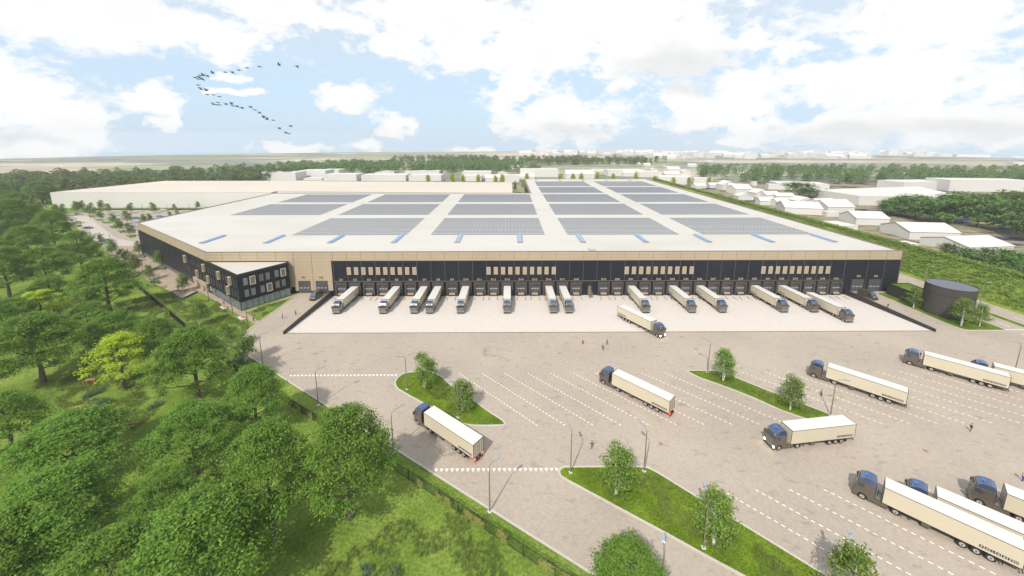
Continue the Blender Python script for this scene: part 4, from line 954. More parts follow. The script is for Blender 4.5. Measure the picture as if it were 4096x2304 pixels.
def body_nodes(pose):
    st = {'stand': (.10, .0, .0), 'walk': (.09, .28, -.22), 'phone': (.09, .03, -.03), 'carry': (.10, .05, -.05)}[pose]
    hx, f1, f2 = st
    arms = {'stand': [((.02, .26, 1.12), (.08, .27, .86)), ((.02, -.26, 1.12), (.08, -.27, .86))], 'walk': [((-.08, .26, 1.14), (-.02, .28, .90)), ((.12, -.25, 1.14), (.28, -.24, .94))],
            'phone': [((.08, .27, 1.14), (.30, .12, 1.22)), ((.06, -.27, 1.14), (.28, -.10, 1.20))], 'carry': [((.05, .27, 1.12), (.22, .22, .98)), ((.02, -.27, 1.12), (.06, -.29, .86))]}[pose]
    nd = [(0, 0, .96, (.15, .12)), (0, 0, 1.14, (.14, .11)), (0, 0, 1.32, (.17, .12)), (0, 0, 1.45, (.13, .10)), (.01, 0, 1.53, (.055, .055)), (.03, 0, 1.62, (.085, .08)), (.03, 0, 1.71, (.10, .085)), (.01, 0, 1.77, (.07, .06)), (.135, 0, 1.645, (.018, .02))]
    ed = [(0, 1), (1, 2), (2, 3), (3, 4), (4, 5), (5, 6), (6, 7), (5, 8)]
    idx = {}
    for s, key, (el, wr) in ((1, 'L', arms[0]), (-1, 'R', arms[1])):
        b = len(nd); nd += [(0, s * .19, 1.42, .065), (*el, .048), (*wr, .036)]
        d = (Vector(wr) - Vector(el)).normalized(); pal = Vector(wr) + d * .08; nd.append((*pal, (.035, .022))); ed += [(3, b), (b, b + 1), (b + 1, b + 2), (b + 2, b + 3)]
        sd = Vector((1, 0, 0)) if abs(d.z) > .6 else Vector((0, s * .5, .9))
        for k in range(4):
            o1 = pal + sd * (.026 * (k - 1.5)) + d * .045; o2 = o1 + d * (.035 + .008 * (1.5 - abs(k - 1.5))) + Vector((.012, -s * .008, 0)); j = len(nd); nd += [(*o1, .009), (*o2, .008)]; ed += [(b + 3, j), (j, j + 1)]
        th = Vector(wr) + d * .04 + sd * -.045; j = len(nd); nd += [(*th, .010), (*(th + d * .03), .009)]; ed += [(b + 2, j), (j, j + 1)]
        idx['arm' + key] = (b, b + 1, b + 2)
    for s, key, f in ((1, 'L', f1), (-1, 'R', f2)):
        b = len(nd); nd += [(0, s * hx, .88, .10), (f * .55 + .02, s * hx, .50, .065), (f - (.05 if f < 0 else 0), s * hx, .10, .045), (f + .05, s * (hx + .01), .05, .045), (f + .17, s * (hx + .02), .035, .035)]
        ed += [(0, b), (b, b + 1), (b + 1, b + 2), (b + 2, b + 3), (b + 3, b + 4)]; idx['leg' + key] = (b, b + 1, b + 2, b + 3, b + 4)
    return nd, ed, idx
def sub_skin(name, nd, chains, grow, m_, ends=None):
    used = []; ne = []
    for c in chains:
        for a in c:
            if a not in used: used.append(a)
        for a, b in zip(c, c[1:]): ne.append((used.index(a), used.index(b)))
    nn = []
    for a in used:
        r = nd[a][3]; r = r if isinstance(r, tuple) else (r, r); nn.append((*nd[a][:3], (r[0] + grow, r[1] + grow)))
    return skin(name, nn, ne, [m_])
cloth = lambda n, c: mat(n, c, .85)
M_skin = mat('skin', (.50, .30, .21), .6)
PM = {}
def person_meshes(pose):
    if pose in PM: return PM[pose]
    nd, ed, ix = body_nodes(pose)
    d = {'body': skin('person_body', nd, ed, [M_skin])}
    aL, aR, lL, lR = ix['armL'], ix['armR'], ix['legL'], ix['legR']
    d['jacket'] = sub_skin('jacket', nd, [(0, 1, 2, 3), (3,) + aL, (3,) + aR], .022, M_skin)
    d['trousers'] = sub_skin('trousers', nd, [(0,) + lL[:3], (0,) + lR[:3]], .018, M_skin)
    d['shoe'] = [sub_skin('shoe', nd, [l[2:]], .012, M_chassis) for l in (lL, lR)]
    d['vest'] = sub_skin('vest', nd, [(0, 1, 2, 3)], .04, M_skin)
    hb_ = MB(); n = 10
    for a0 in range(4):
        t0, t1 = a0 * .42 - .15, (a0 + 1) * .42 - .15
        for i in range(n):
            p = [(.02 + .108 * math.cos(t) * math.cos(2 * PI * j / n) - .012, .095 * math.cos(t) * math.sin(2 * PI * j / n), 1.70 + .115 * math.sin(t)) for t, j in ((t0, i), (t0, i + 1), (t1, i + 1), (t1, i))]
            hb_.add(p, [(0, 1, 2, 3)], 0, True)
    d['hair'] = hb_.mesh('hair', M_chassis)
    me = d['hair'].copy(); 
    for v in me.vertices: v.co = Vector((v.co.x * 1.25, v.co.y * 1.3, 1.70 + (v.co.z - 1.70) * 1.25))
    d['hat'] = me; PM[pose] = d; return d
def person(q, rz, pose, top, bottom, label, vest=None, hat=None, hair=(.04, .025, .015), bag=None):
    d = person_meshes(pose); e = empty('person', G(*q) + Vector((0, 0, .02)), rz); tag(e, label, 'person')
    def put(nm, me, col):
        o = obj(nm, me, e); o.material_slots[0].link = 'OBJECT'; o.material_slots[0].material = cloth('cloth_%.3f_%.3f_%.3f' % col, col); return o
    obj('body', d['body'], e); put('jacket', d['jacket'], top); put('trousers', d['trousers'], bottom)
    for s in d['shoe']: obj('shoe', s, e)
    if vest: put('vest', d['vest'], vest)
    put('hard_hat' if hat else 'hair', d['hat'] if hat else d['hair'], hat or hair)
ORA, BLU, BLK, BRN, GRY, WHT, RED, JEAN, TAN_ = (.85, .20, .02), (.05, .12, .40), (.015, .015, .02), (.05, .035, .025), (.18, .17, .18), (.65, .65, .65), (.45, .05, .03), (.10, .14, .22), (.30, .27, .2)
person(q6(268, 438), .3, 'phone', (.8, .25, .04), BLU, 'worker in orange vest and hard hat on the paving left of the apron', ORA, ORA)
person(q6(402, 403), 3.0, 'phone', GRY, BLK, 'person in grey jacket gesturing with one arm beside the left apron wall')
person(q7(710, 695), -1.2, 'stand', ORA, BLU, 'worker in orange vest and hard hat below the pale apron', ORA, ORA)
person(q7(955, 702), -.8, 'walk', BRN, JEAN, 'man in dark jacket and jeans, farther of the two below the apron')
person(q7(912, 755), -2.2, 'stand', BRN, GRY, 'man in brown jacket and grey trousers, nearer of the two below the apron')
person(r3(656, 400), 2.8, 'phone', BRN, JEAN, 'man in brown jacket standing alone above the dark birch')
person(q8(1203, 330), -1.5, 'stand', BRN, GRY, 'man in brown coat walking beside the right apron wall')
person(q8(1532, 830), 2.6, 'carry', BLK, JEAN, 'man in black jacket standing between cab and trailer of a parked lorry')
person(q8(535, 1218), 2.9, 'stand', TAN_, BLK, 'man in olive shirt and black trousers below the parked lorry')
person(r4(1668, 258), 2.7, 'carry', BLK, JEAN, 'man in cap and dark jacket alone on the far right of the yard')
person(r4(2095, 668), 3.0, 'phone', (.6, .5, .45), BLU, 'worker in orange vest at the right picture edge', ORA, ORA)
person(c4(690, 268), .8, 'stand', BLK, BLK, 'person in dark suit with a bag, nearer of the pair on the office path')
person(c4(722, 208), -2.4, 'stand', BRN, JEAN, 'person in brown jacket, farther of the pair on the office path')
person(c3(1740, 955), 2.2, 'walk', GRY, BLU, 'person in grey top and blue trousers walking along the glazed ground floor')
person(c3(1395, 728), .5, 'stand', RED, BLK, 'person in red shirt standing at the office entrance')
person(c3(975, 513), -2.0, 'stand', WHT, BLK, 'person in white shirt on the plaza beside the dark wall')
person(c3(935, 693), -1.0, 'stand', BLK, BLK, 'person in black under the birch of the triangular planter')
person(c3(438, 420), 1.0, 'walk', WHT, WHT, 'person in white beneath the middle plaza birch')
person(c2(1172, 916), -1.7, 'stand', BLK, WHT, 'person in black top and white skirt at the far end of the plaza', hair=(.45, .05, .03))
person(c2(880, 680), .3, 'stand', BLK, GRY, 'person in black by the two cars under the birch')
person(c2(640, 378), -.5, 'stand', RED, BRN, 'person in red jacket on the grass tip in the car park')
person(c2(560, 340), .5, 'stand', BLK, BLK, 'person in black on the farthest grass tip of the car park')
person(c2(768, 440), 2.0, 'stand', JEAN, BLK, 'person in blue on the third grass tip of the car park')

def deer_mesh(graze):
    if graze: head = [(.85, 0, .95, .09), (1.05, 0, .62, .07), (1.22, 0, .38, .075), (1.38, 0, .22, .04)]
    else: head = [(.85, 0, 1.28, .10), (.98, 0, 1.48, .075), (1.1, 0, 1.56, .08), (1.3, 0, 1.48, .04)]
    nd = [(-.65, 0, 1.0, (.19, .2)), (-.2, 0, .98, (.18, .2)), (.3, 0, .98, (.2, .23)), (.62, 0, 1.08, (.17, .17))] + head
    ed = [(0, 1), (1, 2), (2, 3), (3, 4), (4, 5), (5, 6), (6, 7)]
    b = len(nd); nd += [(-.86, 0, 1.02, .05), (-.95, 0, .88, .03)]; ed += [(0, b), (b, b + 1)]
    for s in (1, -1):
        b = len(nd); nd += [(.52, s * .13, .72, .08), (.50, s * .13, .42, .04), (.52, s * .13, .1, .028), (.56, s * .13, .03, .03)]; ed += [(2, b), (b, b + 1), (b + 1, b + 2), (b + 2, b + 3)]
        b = len(nd); nd += [(-.62, s * .14, .76, .12), (-.55, s * .14, .56, .06), (-.74, s * .14, .42, .038), (-.68, s * .14, .1, .026), (-.63, s * .14, .03, .028)]; ed += [(0, b), (b, b + 1), (b + 1, b + 2), (b + 2, b + 3), (b + 3, b + 4)]
        h = nd[6]; b = len(nd); nd += [(h[0] - .08, s * .13, h[2] + .09, .022)]; ed += [(6, b)]
    return skin('deer_body', nd, ed, [mat('deer_coat', (.36, .15, .07), .85, noise=(3, .15))])
def antler_mesh(graze):
    b = MB(); hx, hz = ((1.2, .45) if graze else (1.08, 1.6))
    for s in (1, -1):
        b.tube([(hx, s * .05, hz), (hx - .15, s * .2, hz + .25), (hx - .05, s * .32, hz + .55)], [.02, .018, .01], 5)
        b.tube([(hx - .12, s * .17, hz + .2), (hx + .12, s * .22, hz + .35)], .012, 4); b.tube([(hx - .1, s * .26, hz + .4), (hx - .25, s * .3, hz + .6)], .012, 4)
    return b.mesh('antler', mat('antler_horn', (.3, .22, .14), .7))
DM = {g_: (deer_mesh(g_), antler_mesh(g_)) for g_ in (True, False)}
for q, gz, rz, lb in ((q5(920, 1100), True, 3.4, 'red deer grazing beneath the yellow tree'), (q5(815, 1372), False, .25, 'red deer standing at the left of the meadow, head raised'), (q5(1170, 1420), False, .3, 'red deer stag standing in the meadow right of the other standing one'), (r1(1070, 243), True, 3.6, 'red deer grazing lowest in the meadow')):
    e = empty('red_deer', G(*q), rz); tag(e, lb, 'deer', 'red deer in the forest clearing'); e.scale = (1.25,) * 3
    obj('body', DM[gz][0], e); obj('antler', DM[gz][1], e)
def goose(pose):
    up = {'u': .85, 'm': .12, 'd': -.7}[pose]
    nd = [(-.38, 0, 0, .03), (-.2, 0, 0, .08), (.05, 0, 0, .115), (.25, 0, .02, .075), (.42, 0, .05, .035), (.62, 0, .08, .04), (.72, 0, .075, .015)]
    bd = skin('goose_body', nd, [(i, i + 1) for i in range(6)], [mat('goose_feather', (.10, .10, .105), .8)])
    b = MB()
    for s in (1, -1):
        p1 = (.18, s * .08, .03); p2 = (-.12, s * .08, .03); m1 = (.26, s * .42, .06 + up * .42); m2 = (-.10, s * .42, .05 + up * .40); t = (-.12, s * .85, .06 + up * .62)
        f = [p1, m1, t, m2, p2]; b.add(f + [(x, y, z - .025) for x, y, z in f], [(0, 1, 2, 3, 4), (9, 8, 7, 6, 5), (0, 5, 6, 1), (1, 6, 7, 2), (2, 7, 8, 3), (3, 8, 9, 4)])
    b.add([(-.3, -.05, 0), (-.3, .05, 0), (-.56, .09, .0), (-.56, -.09, 0)], [(0, 1, 2, 3)])
    return bd, b.mesh('wing', MATS['goose_feather'])
GM = {k: goose(k) for k in 'umd'}
BIRDS = [(1515, 222, 'u'), (1770, 230, 'd'), (1232, 245, 'm'), (1055, 263, 'm'), (935, 295, 'm'), (832, 315, 'd'), (738, 326, 'm'), (550, 337, 'u'), (467, 368, 'd'), (412, 372, 'u'), (378, 372, 'm'), (345, 388, 'm'), (300, 402, 'm'), (345, 423, 'm'), (400, 417, 'd'), (372, 403, 'm'), (345, 510, 'm'), (370, 551, 'm'), (390, 570, 'm'), (460, 590, 'u'), (478, 648, 'm'), (563, 652, 'm'), (651, 678, 'm'), (550, 772, 'm'), (630, 763, 'm'), (570, 793, 'm'), (612, 797, 'm'), (652, 797, 'm'), (738, 775, 'd'), (826, 787, 'u'), (845, 813, 'm'), (900, 808, 'd'), (972, 830, 'd'), (1097, 818, 'd'), (1165, 870, 'm'), (1226, 900, 'd'), (1290, 980, 'u'), (1340, 1008, 'u'), (1430, 1019, 'm'), (1515, 1127, 'd'), (1678, 1095, 'd'), (1608, 1190, 'd'), (1652, 1213, 'm')]
for i, (x, y, k) in enumerate(BIRDS):
    d = ray(700 + x / 3.623, 200 + y / 3.623); p = Vector((0, 0, CAMH)) + d * (44 / d.y)
    e = empty('flying_goose', p, PI + .15); e.scale = (.46,) * 3
    tag(e, 'dark goose, wings %s, %s from the upper right end of the flock' % ({'u': 'raised', 'm': 'level', 'd': 'lowered'}[k], nth(i)), 'goose', 'geese flying in a curved skein')
    obj('body', GM[k][0], e); obj('wing', GM[k][1], e)

# ---------------------------------------------------------------- trees
def limb(b, p, d, L_, r, rr, depth, tips, n=6, bend=.25):
    pts = [Vector(p)]; rs = [r]; d = Vector(d).normalized(); k = 4
    for i in range(k):
        d = (d + Vector((rr.gauss(0, bend), rr.gauss(0, bend), rr.gauss(.05, bend * .6))) * .5).normalized()
        pts.append(pts[-1] + d * L_ / k); rs.append(r * (1 - .18 * (i + 1)))
    b.tube(pts, rs, n, 0)
    tips.append(pts[-1])
    if depth > 0:
        for i in range(rr.choice((2, 3))):
            j = rr.choice((2, 3, 4)); a = Vector((rr.gauss(0, 1), rr.gauss(0, 1), rr.uniform(-.1, .7))).normalized()
            limb(b, pts[j], (d * .7 + a * .9), L_ * .62, rs[j] * .6, rr, depth - 1, tips, max(4, n - 1), bend)
def broad_tree(seed, leafmat, H=16., Wd=14., clumps=165, per=185, leaf=.225, lo=.32):
    rr = random.Random(seed); b = MB(); tips = []
    pts = [Vector((0, 0, -.2)), Vector((rr.gauss(0, .15), rr.gauss(0, .15), H * .22)), Vector((rr.gauss(0, .3), rr.gauss(0, .3), H * .5)), Vector((rr.gauss(0, .4), rr.gauss(0, .4), H * .9))]
    b.tube(pts, [.55, .36, .26, .06], 9)
    for i in range(15):
        t = .2 + .68 * i / 14; z = H * t; k = 0 if z < H * .22 else (1 if z < H * .5 else 2)
        q = pts[k].lerp(pts[k + 1], (z - pts[k].z) / (pts[k + 1].z - pts[k].z)); a = i * 2.4 + rr.gauss(0, .3)
        L_ = Wd * .5 * (1.02 - .65 * t) ; limb(b, q, (math.cos(a), math.sin(a), .25 + .5 * t), L_ * .85, .17 * (1.2 - t), rr, 2 if t < .7 else 1, tips, 6)
    tr = b.mesh('trunk', M_bark)
    c = MB(); cs = []
    for i in range(clumps):
        a = rr.random() * 6.283; t = rr.random() ** .8; z = lo + (1 - lo) * t
        env = math.sin(min(1., (1 - z) / (1 - lo) * 1.25 + .10) * PI / 2) ** .75
        env *= .70 + .30 * min(1, (z - lo) / .18)
        env *= 1 + .13 * math.sin(3 * a + seed) + .10 * math.sin(7 * a + z * 9)
        r_ = Wd / 2 * env * math.sqrt(rr.uniform(.30, 1.)); cs.append((r_ * math.cos(a), r_ * math.sin(a), H * z * 1.0 - .4))
    for p in cs:
        R_ = rr.uniform(.75, 1.45) * Wd / 14; out = Vector((p[0], p[1], (p[2] - H * .35) * 1.1)).normalized()
        for j in range(int(per * rr.uniform(.6, 1.2))):
            o = Vector((rr.gauss(0, 1), rr.gauss(0, 1), rr.gauss(0, .42))) * R_ * .62
            leaf_quad(c, Vector(p) + o - Vector((0, 0, .12 * (o.x ** 2 + o.y ** 2))), leaf * rr.uniform(.7, 1.3), out * .6 + Vector((rr.gauss(0, .5), rr.gauss(0, .5), .7)), rr)
    return tr, c.mesh('crown', leafmat)
def birch_tree(seed, leafmat=None, H=8., clumps=70, per=55, leaf=.20, twin=True, bark=None):
    rr = random.Random(seed); b = MB(); c = MB(); tips = []
    stems = [(-.10, .0, .55), (.30, .1, .42)] if twin else [(0, 0, .6)]
    for lx, ly, r0 in stems:
        top = H if r0 > .5 else H * .78; pts = [Vector((0, 0, -.1))]
        for i in range(1, 6):
            t = i / 5; pts.append(Vector((lx * H * .5 * t + rr.gauss(0, .06), ly * H * t + rr.gauss(0, .06), top * t * .97)))
        b.tube(pts, [.15, .13, .10, .07, .05, .02], 7)
        for i in range(clumps // len(stems)):
            t = .32 + .68 * (i + rr.random()) / (clumps // len(stems)); k = min(4, int(t * 5)); q = pts[k].lerp(pts[k + 1], t * 5 - k)
            a = rr.random() * 6.28; rad = (2.5 * (1 - t) ** .7 + .45) * rr.uniform(.35, 1.) * H / 8
            p = q + Vector((math.cos(a) * rad, math.sin(a) * rad, rr.gauss(0, .2)))
            if rad > .6: b.tube([q - Vector((0, 0, .35 * rad)), q.lerp(p, .5), p], [.03, .02, .008], 4)
            for j in range(int(per * rr.uniform(.7, 1.3))):
                leaf_quad(c, p + Vector((rr.gauss(0, .42), rr.gauss(0, .42), rr.gauss(0, .30))) * H / 8, leaf * rr.uniform(.7, 1.3), (rr.gauss(0, .6), rr.gauss(0, .6), .7), rr)
    return b.mesh('trunk', bark or M_birch), c.mesh('crown', leafmat or M_leaf_b)
def wood_tree(seed, H=17., Wd=15., n=1500, leaf=1.0, lm=None):
    rr = random.Random(seed); b = MB(); b.tube([(0, 0, -.3), (0, 0, H * .5)], [.4, .15], 5); c = MB(); lobes = []
    for i in range(16):
        a = rr.random() * 6.28; z = rr.uniform(.25, .92); r_ = Wd * .36 * math.sqrt(max(0, 1 - (z - .3) ** 2 / .5)) * rr.uniform(.3, 1.); lobes.append(Vector((r_ * math.cos(a), r_ * math.sin(a), H * z)))
    for i in range(n):
        p = rr.choice(lobes) + Vector((rr.gauss(0, 1), rr.gauss(0, 1), rr.gauss(0, .8))) * Wd * .105
        if p.z < .5: p.z = .5
        leaf_quad(c, p, leaf * rr.uniform(.6, 1.3), (p.x * .08 + rr.gauss(0, .4), p.y * .08 + rr.gauss(0, .4), .8), rr)
    return b.mesh('trunk', M_bark), c.mesh('crown', lm or M_leaf_w)
BT = [broad_tree(s, M_leaf) for s in (11, 12, 13)]
BTY = broad_tree(21, M_leaf_y, clumps=85, per=120, leaf=.32)
BI = [birch_tree(s) for s in (31, 32, 33)]
ST = birch_tree(41, M_leaf_s, 8, 50, 40, .3, False, M_bark)
WT = [wood_tree(s) for s in (51, 52, 53)]
def tree(kind, loc, H, Wd, rz, label, cat='tree', group=None, ref=(16., 14.), nm='broadleaf_tree'):
    e = empty(nm, loc, rz); e.scale = (Wd / ref[1], Wd / ref[1], H / ref[0]); tag(e, label, cat, group)
    obj('trunk', kind[0], e); obj('crown', kind[1], e); return e
TW_ = lambda u, vb, H, hw: 2 * hw / (FPX / ((G(u, vb).y) * _cp + (CAMH - H * .5) * _sp))
BIG = [((1035, 1735), 1466, 125, 1, 'full crowned tree above the fence, left of the second verge lamp'), ((1403, 2071), 1631, 190, 0, 'largest bright green tree in front, left of the lower access road'), ((1102, 2159), 1702, 190, 1, 'large green tree directly left of the largest foreground tree'), ((795, 1591), 1315, 150, 2, 'broad tree behind the fence, left of the birches at the yard corner'), ((502, 1555), 1336, 110, 'y', 'yellow leaved tree above the standing deer'), ((635, 1466), 1273, 92, 1, 'round crowned tree right behind the nearer yellow tree'), ((469, 1418), 1249, 100, 0, 'round crowned tree partly hidden by the nearer yellow tree'), ((364, 1333), 1211, 88, 2, 'low spreading tree right of the farther yellow tree'),
       ((445, 1253), 1031, 118, 1, 'tall dense tree beside the fence opposite the office entrance'), ((334, 1087), 922, 76, 0, 'tall dark tree by the fence below the car park'), ((173, 1531), 1255, 160, 2, 'wide tree at the left, casting the long shadow on the clearing'), ((171, 1285), 1162, 80, 'y', 'yellow leaved tree farther back at the left'), ((789, 1891), 1622, 165, 0, 'tree left of the two biggest foreground trees'), ((311, 1896), 1670, 205, 1, 'wide tree below the standing deer'), ((63, 1838), 1581, 150, 2, 'tree at the left edge below the clearing'),
       ((253, 2222), 1906, 225, 2, 'large tree in the bottom left corner'), ((860, 2440), 1998, 270, 1, 'huge tree cut by the bottom edge, left of the tall grass'), ((680, 2085), 1887, 130, 0, 'small tree squeezed between larger ones near the bottom'), ((199, 1165), 986, 90, 0, 'dark tree left of the fence, behind the far yellow one'), ((40, 1190), 986, 95, 1, 'dark tree at the left edge behind the yellow one'), ((215, 1245), 1109, 85, 2, 'rounded tree just above the farther yellow tree'), ((227, 1000), 838, 72, 1, 'tall tree below the far corner of the car park'),
       ((80, 975), 791, 80, 2, 'tall tree at the left edge level with the car park'), ((171, 815), 723, 58, 0, 'tree just left of the white neighbouring warehouse'), ((60, 2380), 2080, 200, 0, 'tree at the very bottom of the left corner'), ((480, 2480), 2150, 220, 0, 'tree cut by the bottom edge left of the huge one'), ((-60, 1420), 1180, 130, 1, 'tree cut by the left edge beside the wide one'), ((60, 1330), 1190, 90, 0, 'small tree between the wide left tree and the far yellow tree'), ((130, 1075), 900, 80, 1, 'dark tree left of the tall fence side tree')]
ri = random.Random(3)
for (u, v), vt, hw, k, lb in BIG:
    H_ = HT(u, v, vt); Wd_ = TW_(u, v, H_, hw) * .87; kd = BTY if k == 'y' else BT[k]
    tree(kd, G(u, v, -.07), H_, Wd_, ri.random() * 6.28, lb)
e = tree(BT[2], G(2509, 2500, -.07), 9.5, 11, 1., 'tree crown cut by the bottom edge between the two road strips')
# forest behind, down the left edge: every tree its own object
k = 0
for i in range(400):
    x, y = ri.uniform(-560, -95), ri.uniform(95, 420)
    pr = project((x, y, 0)); fl = 40.5 + (7.6 - x) * .694
    if not (-260 < pr[0] < 560) or y > fl - 11 and y < 330 : continue
    if y >= 326 and x > -408: continue
    if x > -352 and y > 270 and y < 330: continue
    if any(math.hypot(G(*b[0]).x - x, G(*b[0]).y - y) < 9 for b in BIG): continue
    if pr[1] > 1130 or pr[0] > 200 - (pr[1] - 800) * .3: continue
    H_ = ri.uniform(14, 19); tree(BT[k % 3] if k % 2 else WT[k % 3], (x, y, -.07), H_ * (1 if k % 2 else .97), ri.uniform(11, 15), ri.random() * 6.28, 'deep green tree of the close forest left of the fence and car park', group='close forest trees on the left')
    k += 1
    if k >= 60: break
BIR = [(c2, 32, 310, 140), (c2, 135, 345, 140), (c2, 345, 288, 97), (c2, 455, 250, 80), (c2, 560, 330, 165), (c2, 655, 330, 200), (c2, 765, 245, 75), (c2, 755, 400, 235), (c2, 865, 290, 135), (c2, 945, 495, 290), (c2, 1232, 290, 122), (c2, 1165, 455, 250), (c2, 1040, 590, 370), (c2, 1590, 290, 115), (c2, 1205, 665, 450), (c2, 1430, 460, 300), (c2, 1530, 440, 295), (c2, 1930, 250, 140), (c2, 2305, 225, 98), (c2, 1845, 350, 258), (c2, 1965, 330, 255), (c2, 745, 745, 635), (c2, 915, 975, 700), (c2, 1120, 1110, 860), (c2, 1350, 970, 740), (c2, 1285, 1265, 940), (c2, 1520, 1370, 1125), (c2, 1680, 1145, 895), (c2, 380, 260, 110), (c2, 590, 250, 120)]
for i, (f, x, y, t) in enumerate(BIR):
    q, qt = f(x, y), f(x, t); H_ = max(4.5, HT(q[0], q[1], qt[1])); tree(BI[i % 3], G(*q), H_, H_, ri.random() * 6.28, ('young birch in the car park, %s from its far left corner' % nth(i) if i < 22 or i > 27 else 'young birch on the plaza, %s from the car park end' % nth(i - 22)), 'birch', 'birches of the car park and plaza', (8., 8.), 'birch_tree')
NB = [(c3(1025, 730), c3(1, 400), 'birch in the triangular planter with the orange bench'), (c3(1300, 1318), c3(1, 850), 'bright birch in the meadow in front of the office'), (q5(2305, 750), q5(1, 480), 'birch leaning left by the yard corner, behind the reeds'), (c4(500, 1275), c4(1, 510), 'forked birch casting its shadow on the yard corner'), (q6(1695, 1138), q6(1, 785), 'slender birch on the rounded end of the upper left island'), (q6(2080, 1375), q6(1, 1050), 'birch near the pointed end of the upper left island'), (r3(855, 775), r3(1, 368), 'dark leaved birch on the large lower island'), (r3(1657, 1190), r3(1, 740), 'birch beside a lamp on the lower part of the big island'), (q7(2122, 1068), q7(1, 742), 'birch near the left tip of the narrow right island'), (q8(220, 1360), q8(1, 1010), 'birch on the middle of the narrow right island'), (c1(652, 735), c1(1, 370), 'birch before the green roofed pump house'), (c1(1465, 1045), c1(1, 535), 'birch in front of the black round tank'), (c1(1780, 1045), c1(1, 650), 'birch right of the black round tank'), ((3400, 2440), (1, 2190), 'birch at the bottom edge before the dashed bays')]
for i, (q, t, lb) in enumerate(NB):
    H_ = min(9.5, HT(q[0], q[1], t[1])); tree(BI[i % 3], G(q[0], q[1], .02), H_, H_ * 1.02, ri.random() * .8 - .4, lb, 'birch', None, (8., 8.), 'birch_tree')
SB = [(2692, 739, 709), (2754, 741, 709), (2835, 742, 707), (2618, 731, 704), (2060, 772, 722), (2092, 760, 718)]
for i, (u, v, t) in enumerate(SB):
    tree(ST if i < 4 else BI[0], G(u, v), max(7, HT(u, v, t)), 8 if i < 4 else 5, i, 'slim roadside tree beyond the warehouse, %s in its row from the %s' % (nth(i if i < 4 else i - 4), 'white sheds' if i < 4 else 'courtyard gap'), 'tree', 'small trees along the far road', (8., 5.2), 'roadside_tree')
for i, (f, x, y, H_) in enumerate([(q2, 1725, 306, 9), (q2, 1970, 300, 11), (q2, 2075, 306, 9.5), (q2, 2235, 306, 9.5), (q2, 2410, 312, 9), (q2, 2480, 312, 11), (q3, 150, 284, 8), (q3, 490, 284, 8), (q3, 700, 284, 9), (q3, 865, 284, 10), (q3, 1255, 284, 9), (q3, 620, 284, 8), (q3, 1025, 284, 7.6)]):
    p = G(*f(x, y)) if False else None
    d = ray(*f(x, y)); yy = 424 if f is q3 else (413 if x < 2300 else 404); 
    pz_ = CAMH + d.z * yy / d.y
    tree(ST, (d.x * yy / d.y, yy + 3, 0), pz_ + H_ * .62, 8.5, i, 'yellow green tree showing above the roof edge, %s from the left' % nth(i), 'tree', 'yellow green trees behind the long roofs', (8., 5.2), 'roadside_tree')

# woods farther off: uncountable masses
def in_poly(x, y, P):
    c = False; n = len(P)
    for i in range(n):
        x1, y1 = P[i]; x2, y2 = P[(i + 1) % n]
        if (y1 > y) != (y2 > y) and x < (x2 - x1) * (y - y1) / (y2 - y1) + x1: c = not c
    return c
def wood(name, poly, count, H, leaf, per, seed):
    rr = random.Random(seed); b = MB(); xs = [p[0] for p in poly]; ys = [p[1] for p in poly]; n = 0
    while n < count:
        x, y = rr.uniform(min(xs), max(xs)), rr.uniform(min(ys), max(ys))
        if not in_poly(x, y, poly): continue
        n += 1; h = H * rr.uniform(.75, 1.12); w_ = h * rr.uniform(.36, .5)
        for i in range(per):
            a = rr.random() * 6.28; t = rr.random() ** .7; e_ = math.sqrt(max(0, 1 - (2 * t - .75) ** 2 / 1.6)) * rr.uniform(.55, 1)
            p = (x + w_ * e_ * math.cos(a), y + w_ * e_ * math.sin(a), h * (.06 + .94 * t)); leaf_quad(b, p, leaf * rr.uniform(.6, 1.3), (math.cos(a) * .5, math.sin(a) * .5, .9), rr, 0, 1.3)
    return struct(name, b, M_leaf_w, 'stuff')
wood('far_wood', [(-640, 425), (-405, 425), (-300, 470), (-330, 560), (-330, 640), (-760, 520)], 330, 18, 2.2, 150, 1)
wood('far_wood', [(-520, 620), (-330, 640), (-300, 672), (10, 675), (60, 700), (0, 850), (-400, 860)], 330, 17, 2.6, 130, 2)
wood('far_wood', [(-310, 1010), (-40, 905), (290, 905), (400, 985), (330, 1080), (-280, 1130)], 260, 17, 3.2, 90, 3)
WP = [XY(*p) for p in [(2775, 702), (2865, 720), (3060, 735), (3400, 737), (4300, 748), (4300, 694), (3600, 689), (2790, 688)]]
wood('far_wood', WP, 330, 16, 2.0, 170, 4)
MT = [((3195, 786), 732, 62), ((3565, 850), 790, 40), ((3601, 862), 778, 55), ((3660, 872), 782, 50), ((3728, 888), 792, 60), ((3760, 850), 772, 45), ((3807, 894), 775, 55), ((3850, 868), 770, 50), ((3907, 906), 786, 60), ((3950, 870), 778, 50), ((4006, 918), 795, 60), ((4066, 935), 790, 65), ((4020, 860), 765, 50), ((4090, 880), 768, 50), ((3700, 860), 788, 42), ((3540, 862), 800, 30), ((4120, 960), 800, 60)]
for i, ((u, v), vt, hw) in enumerate(MT):
    H_ = HT(u, v, vt); tree(WT[i % 3], G(u, v), H_ * .98, TW_(u, v, H_, hw) * 1.15, i * 1.3, 'isolated dark round tree between the white houses and the long flat hall' if i == 0 else 'bushy tree of the clump among the white houses on the right, %s from the left' % nth(i - 1), 'tree', None if i == 0 else 'clump of trees on the right', (17., 15.), 'bushy_tree')
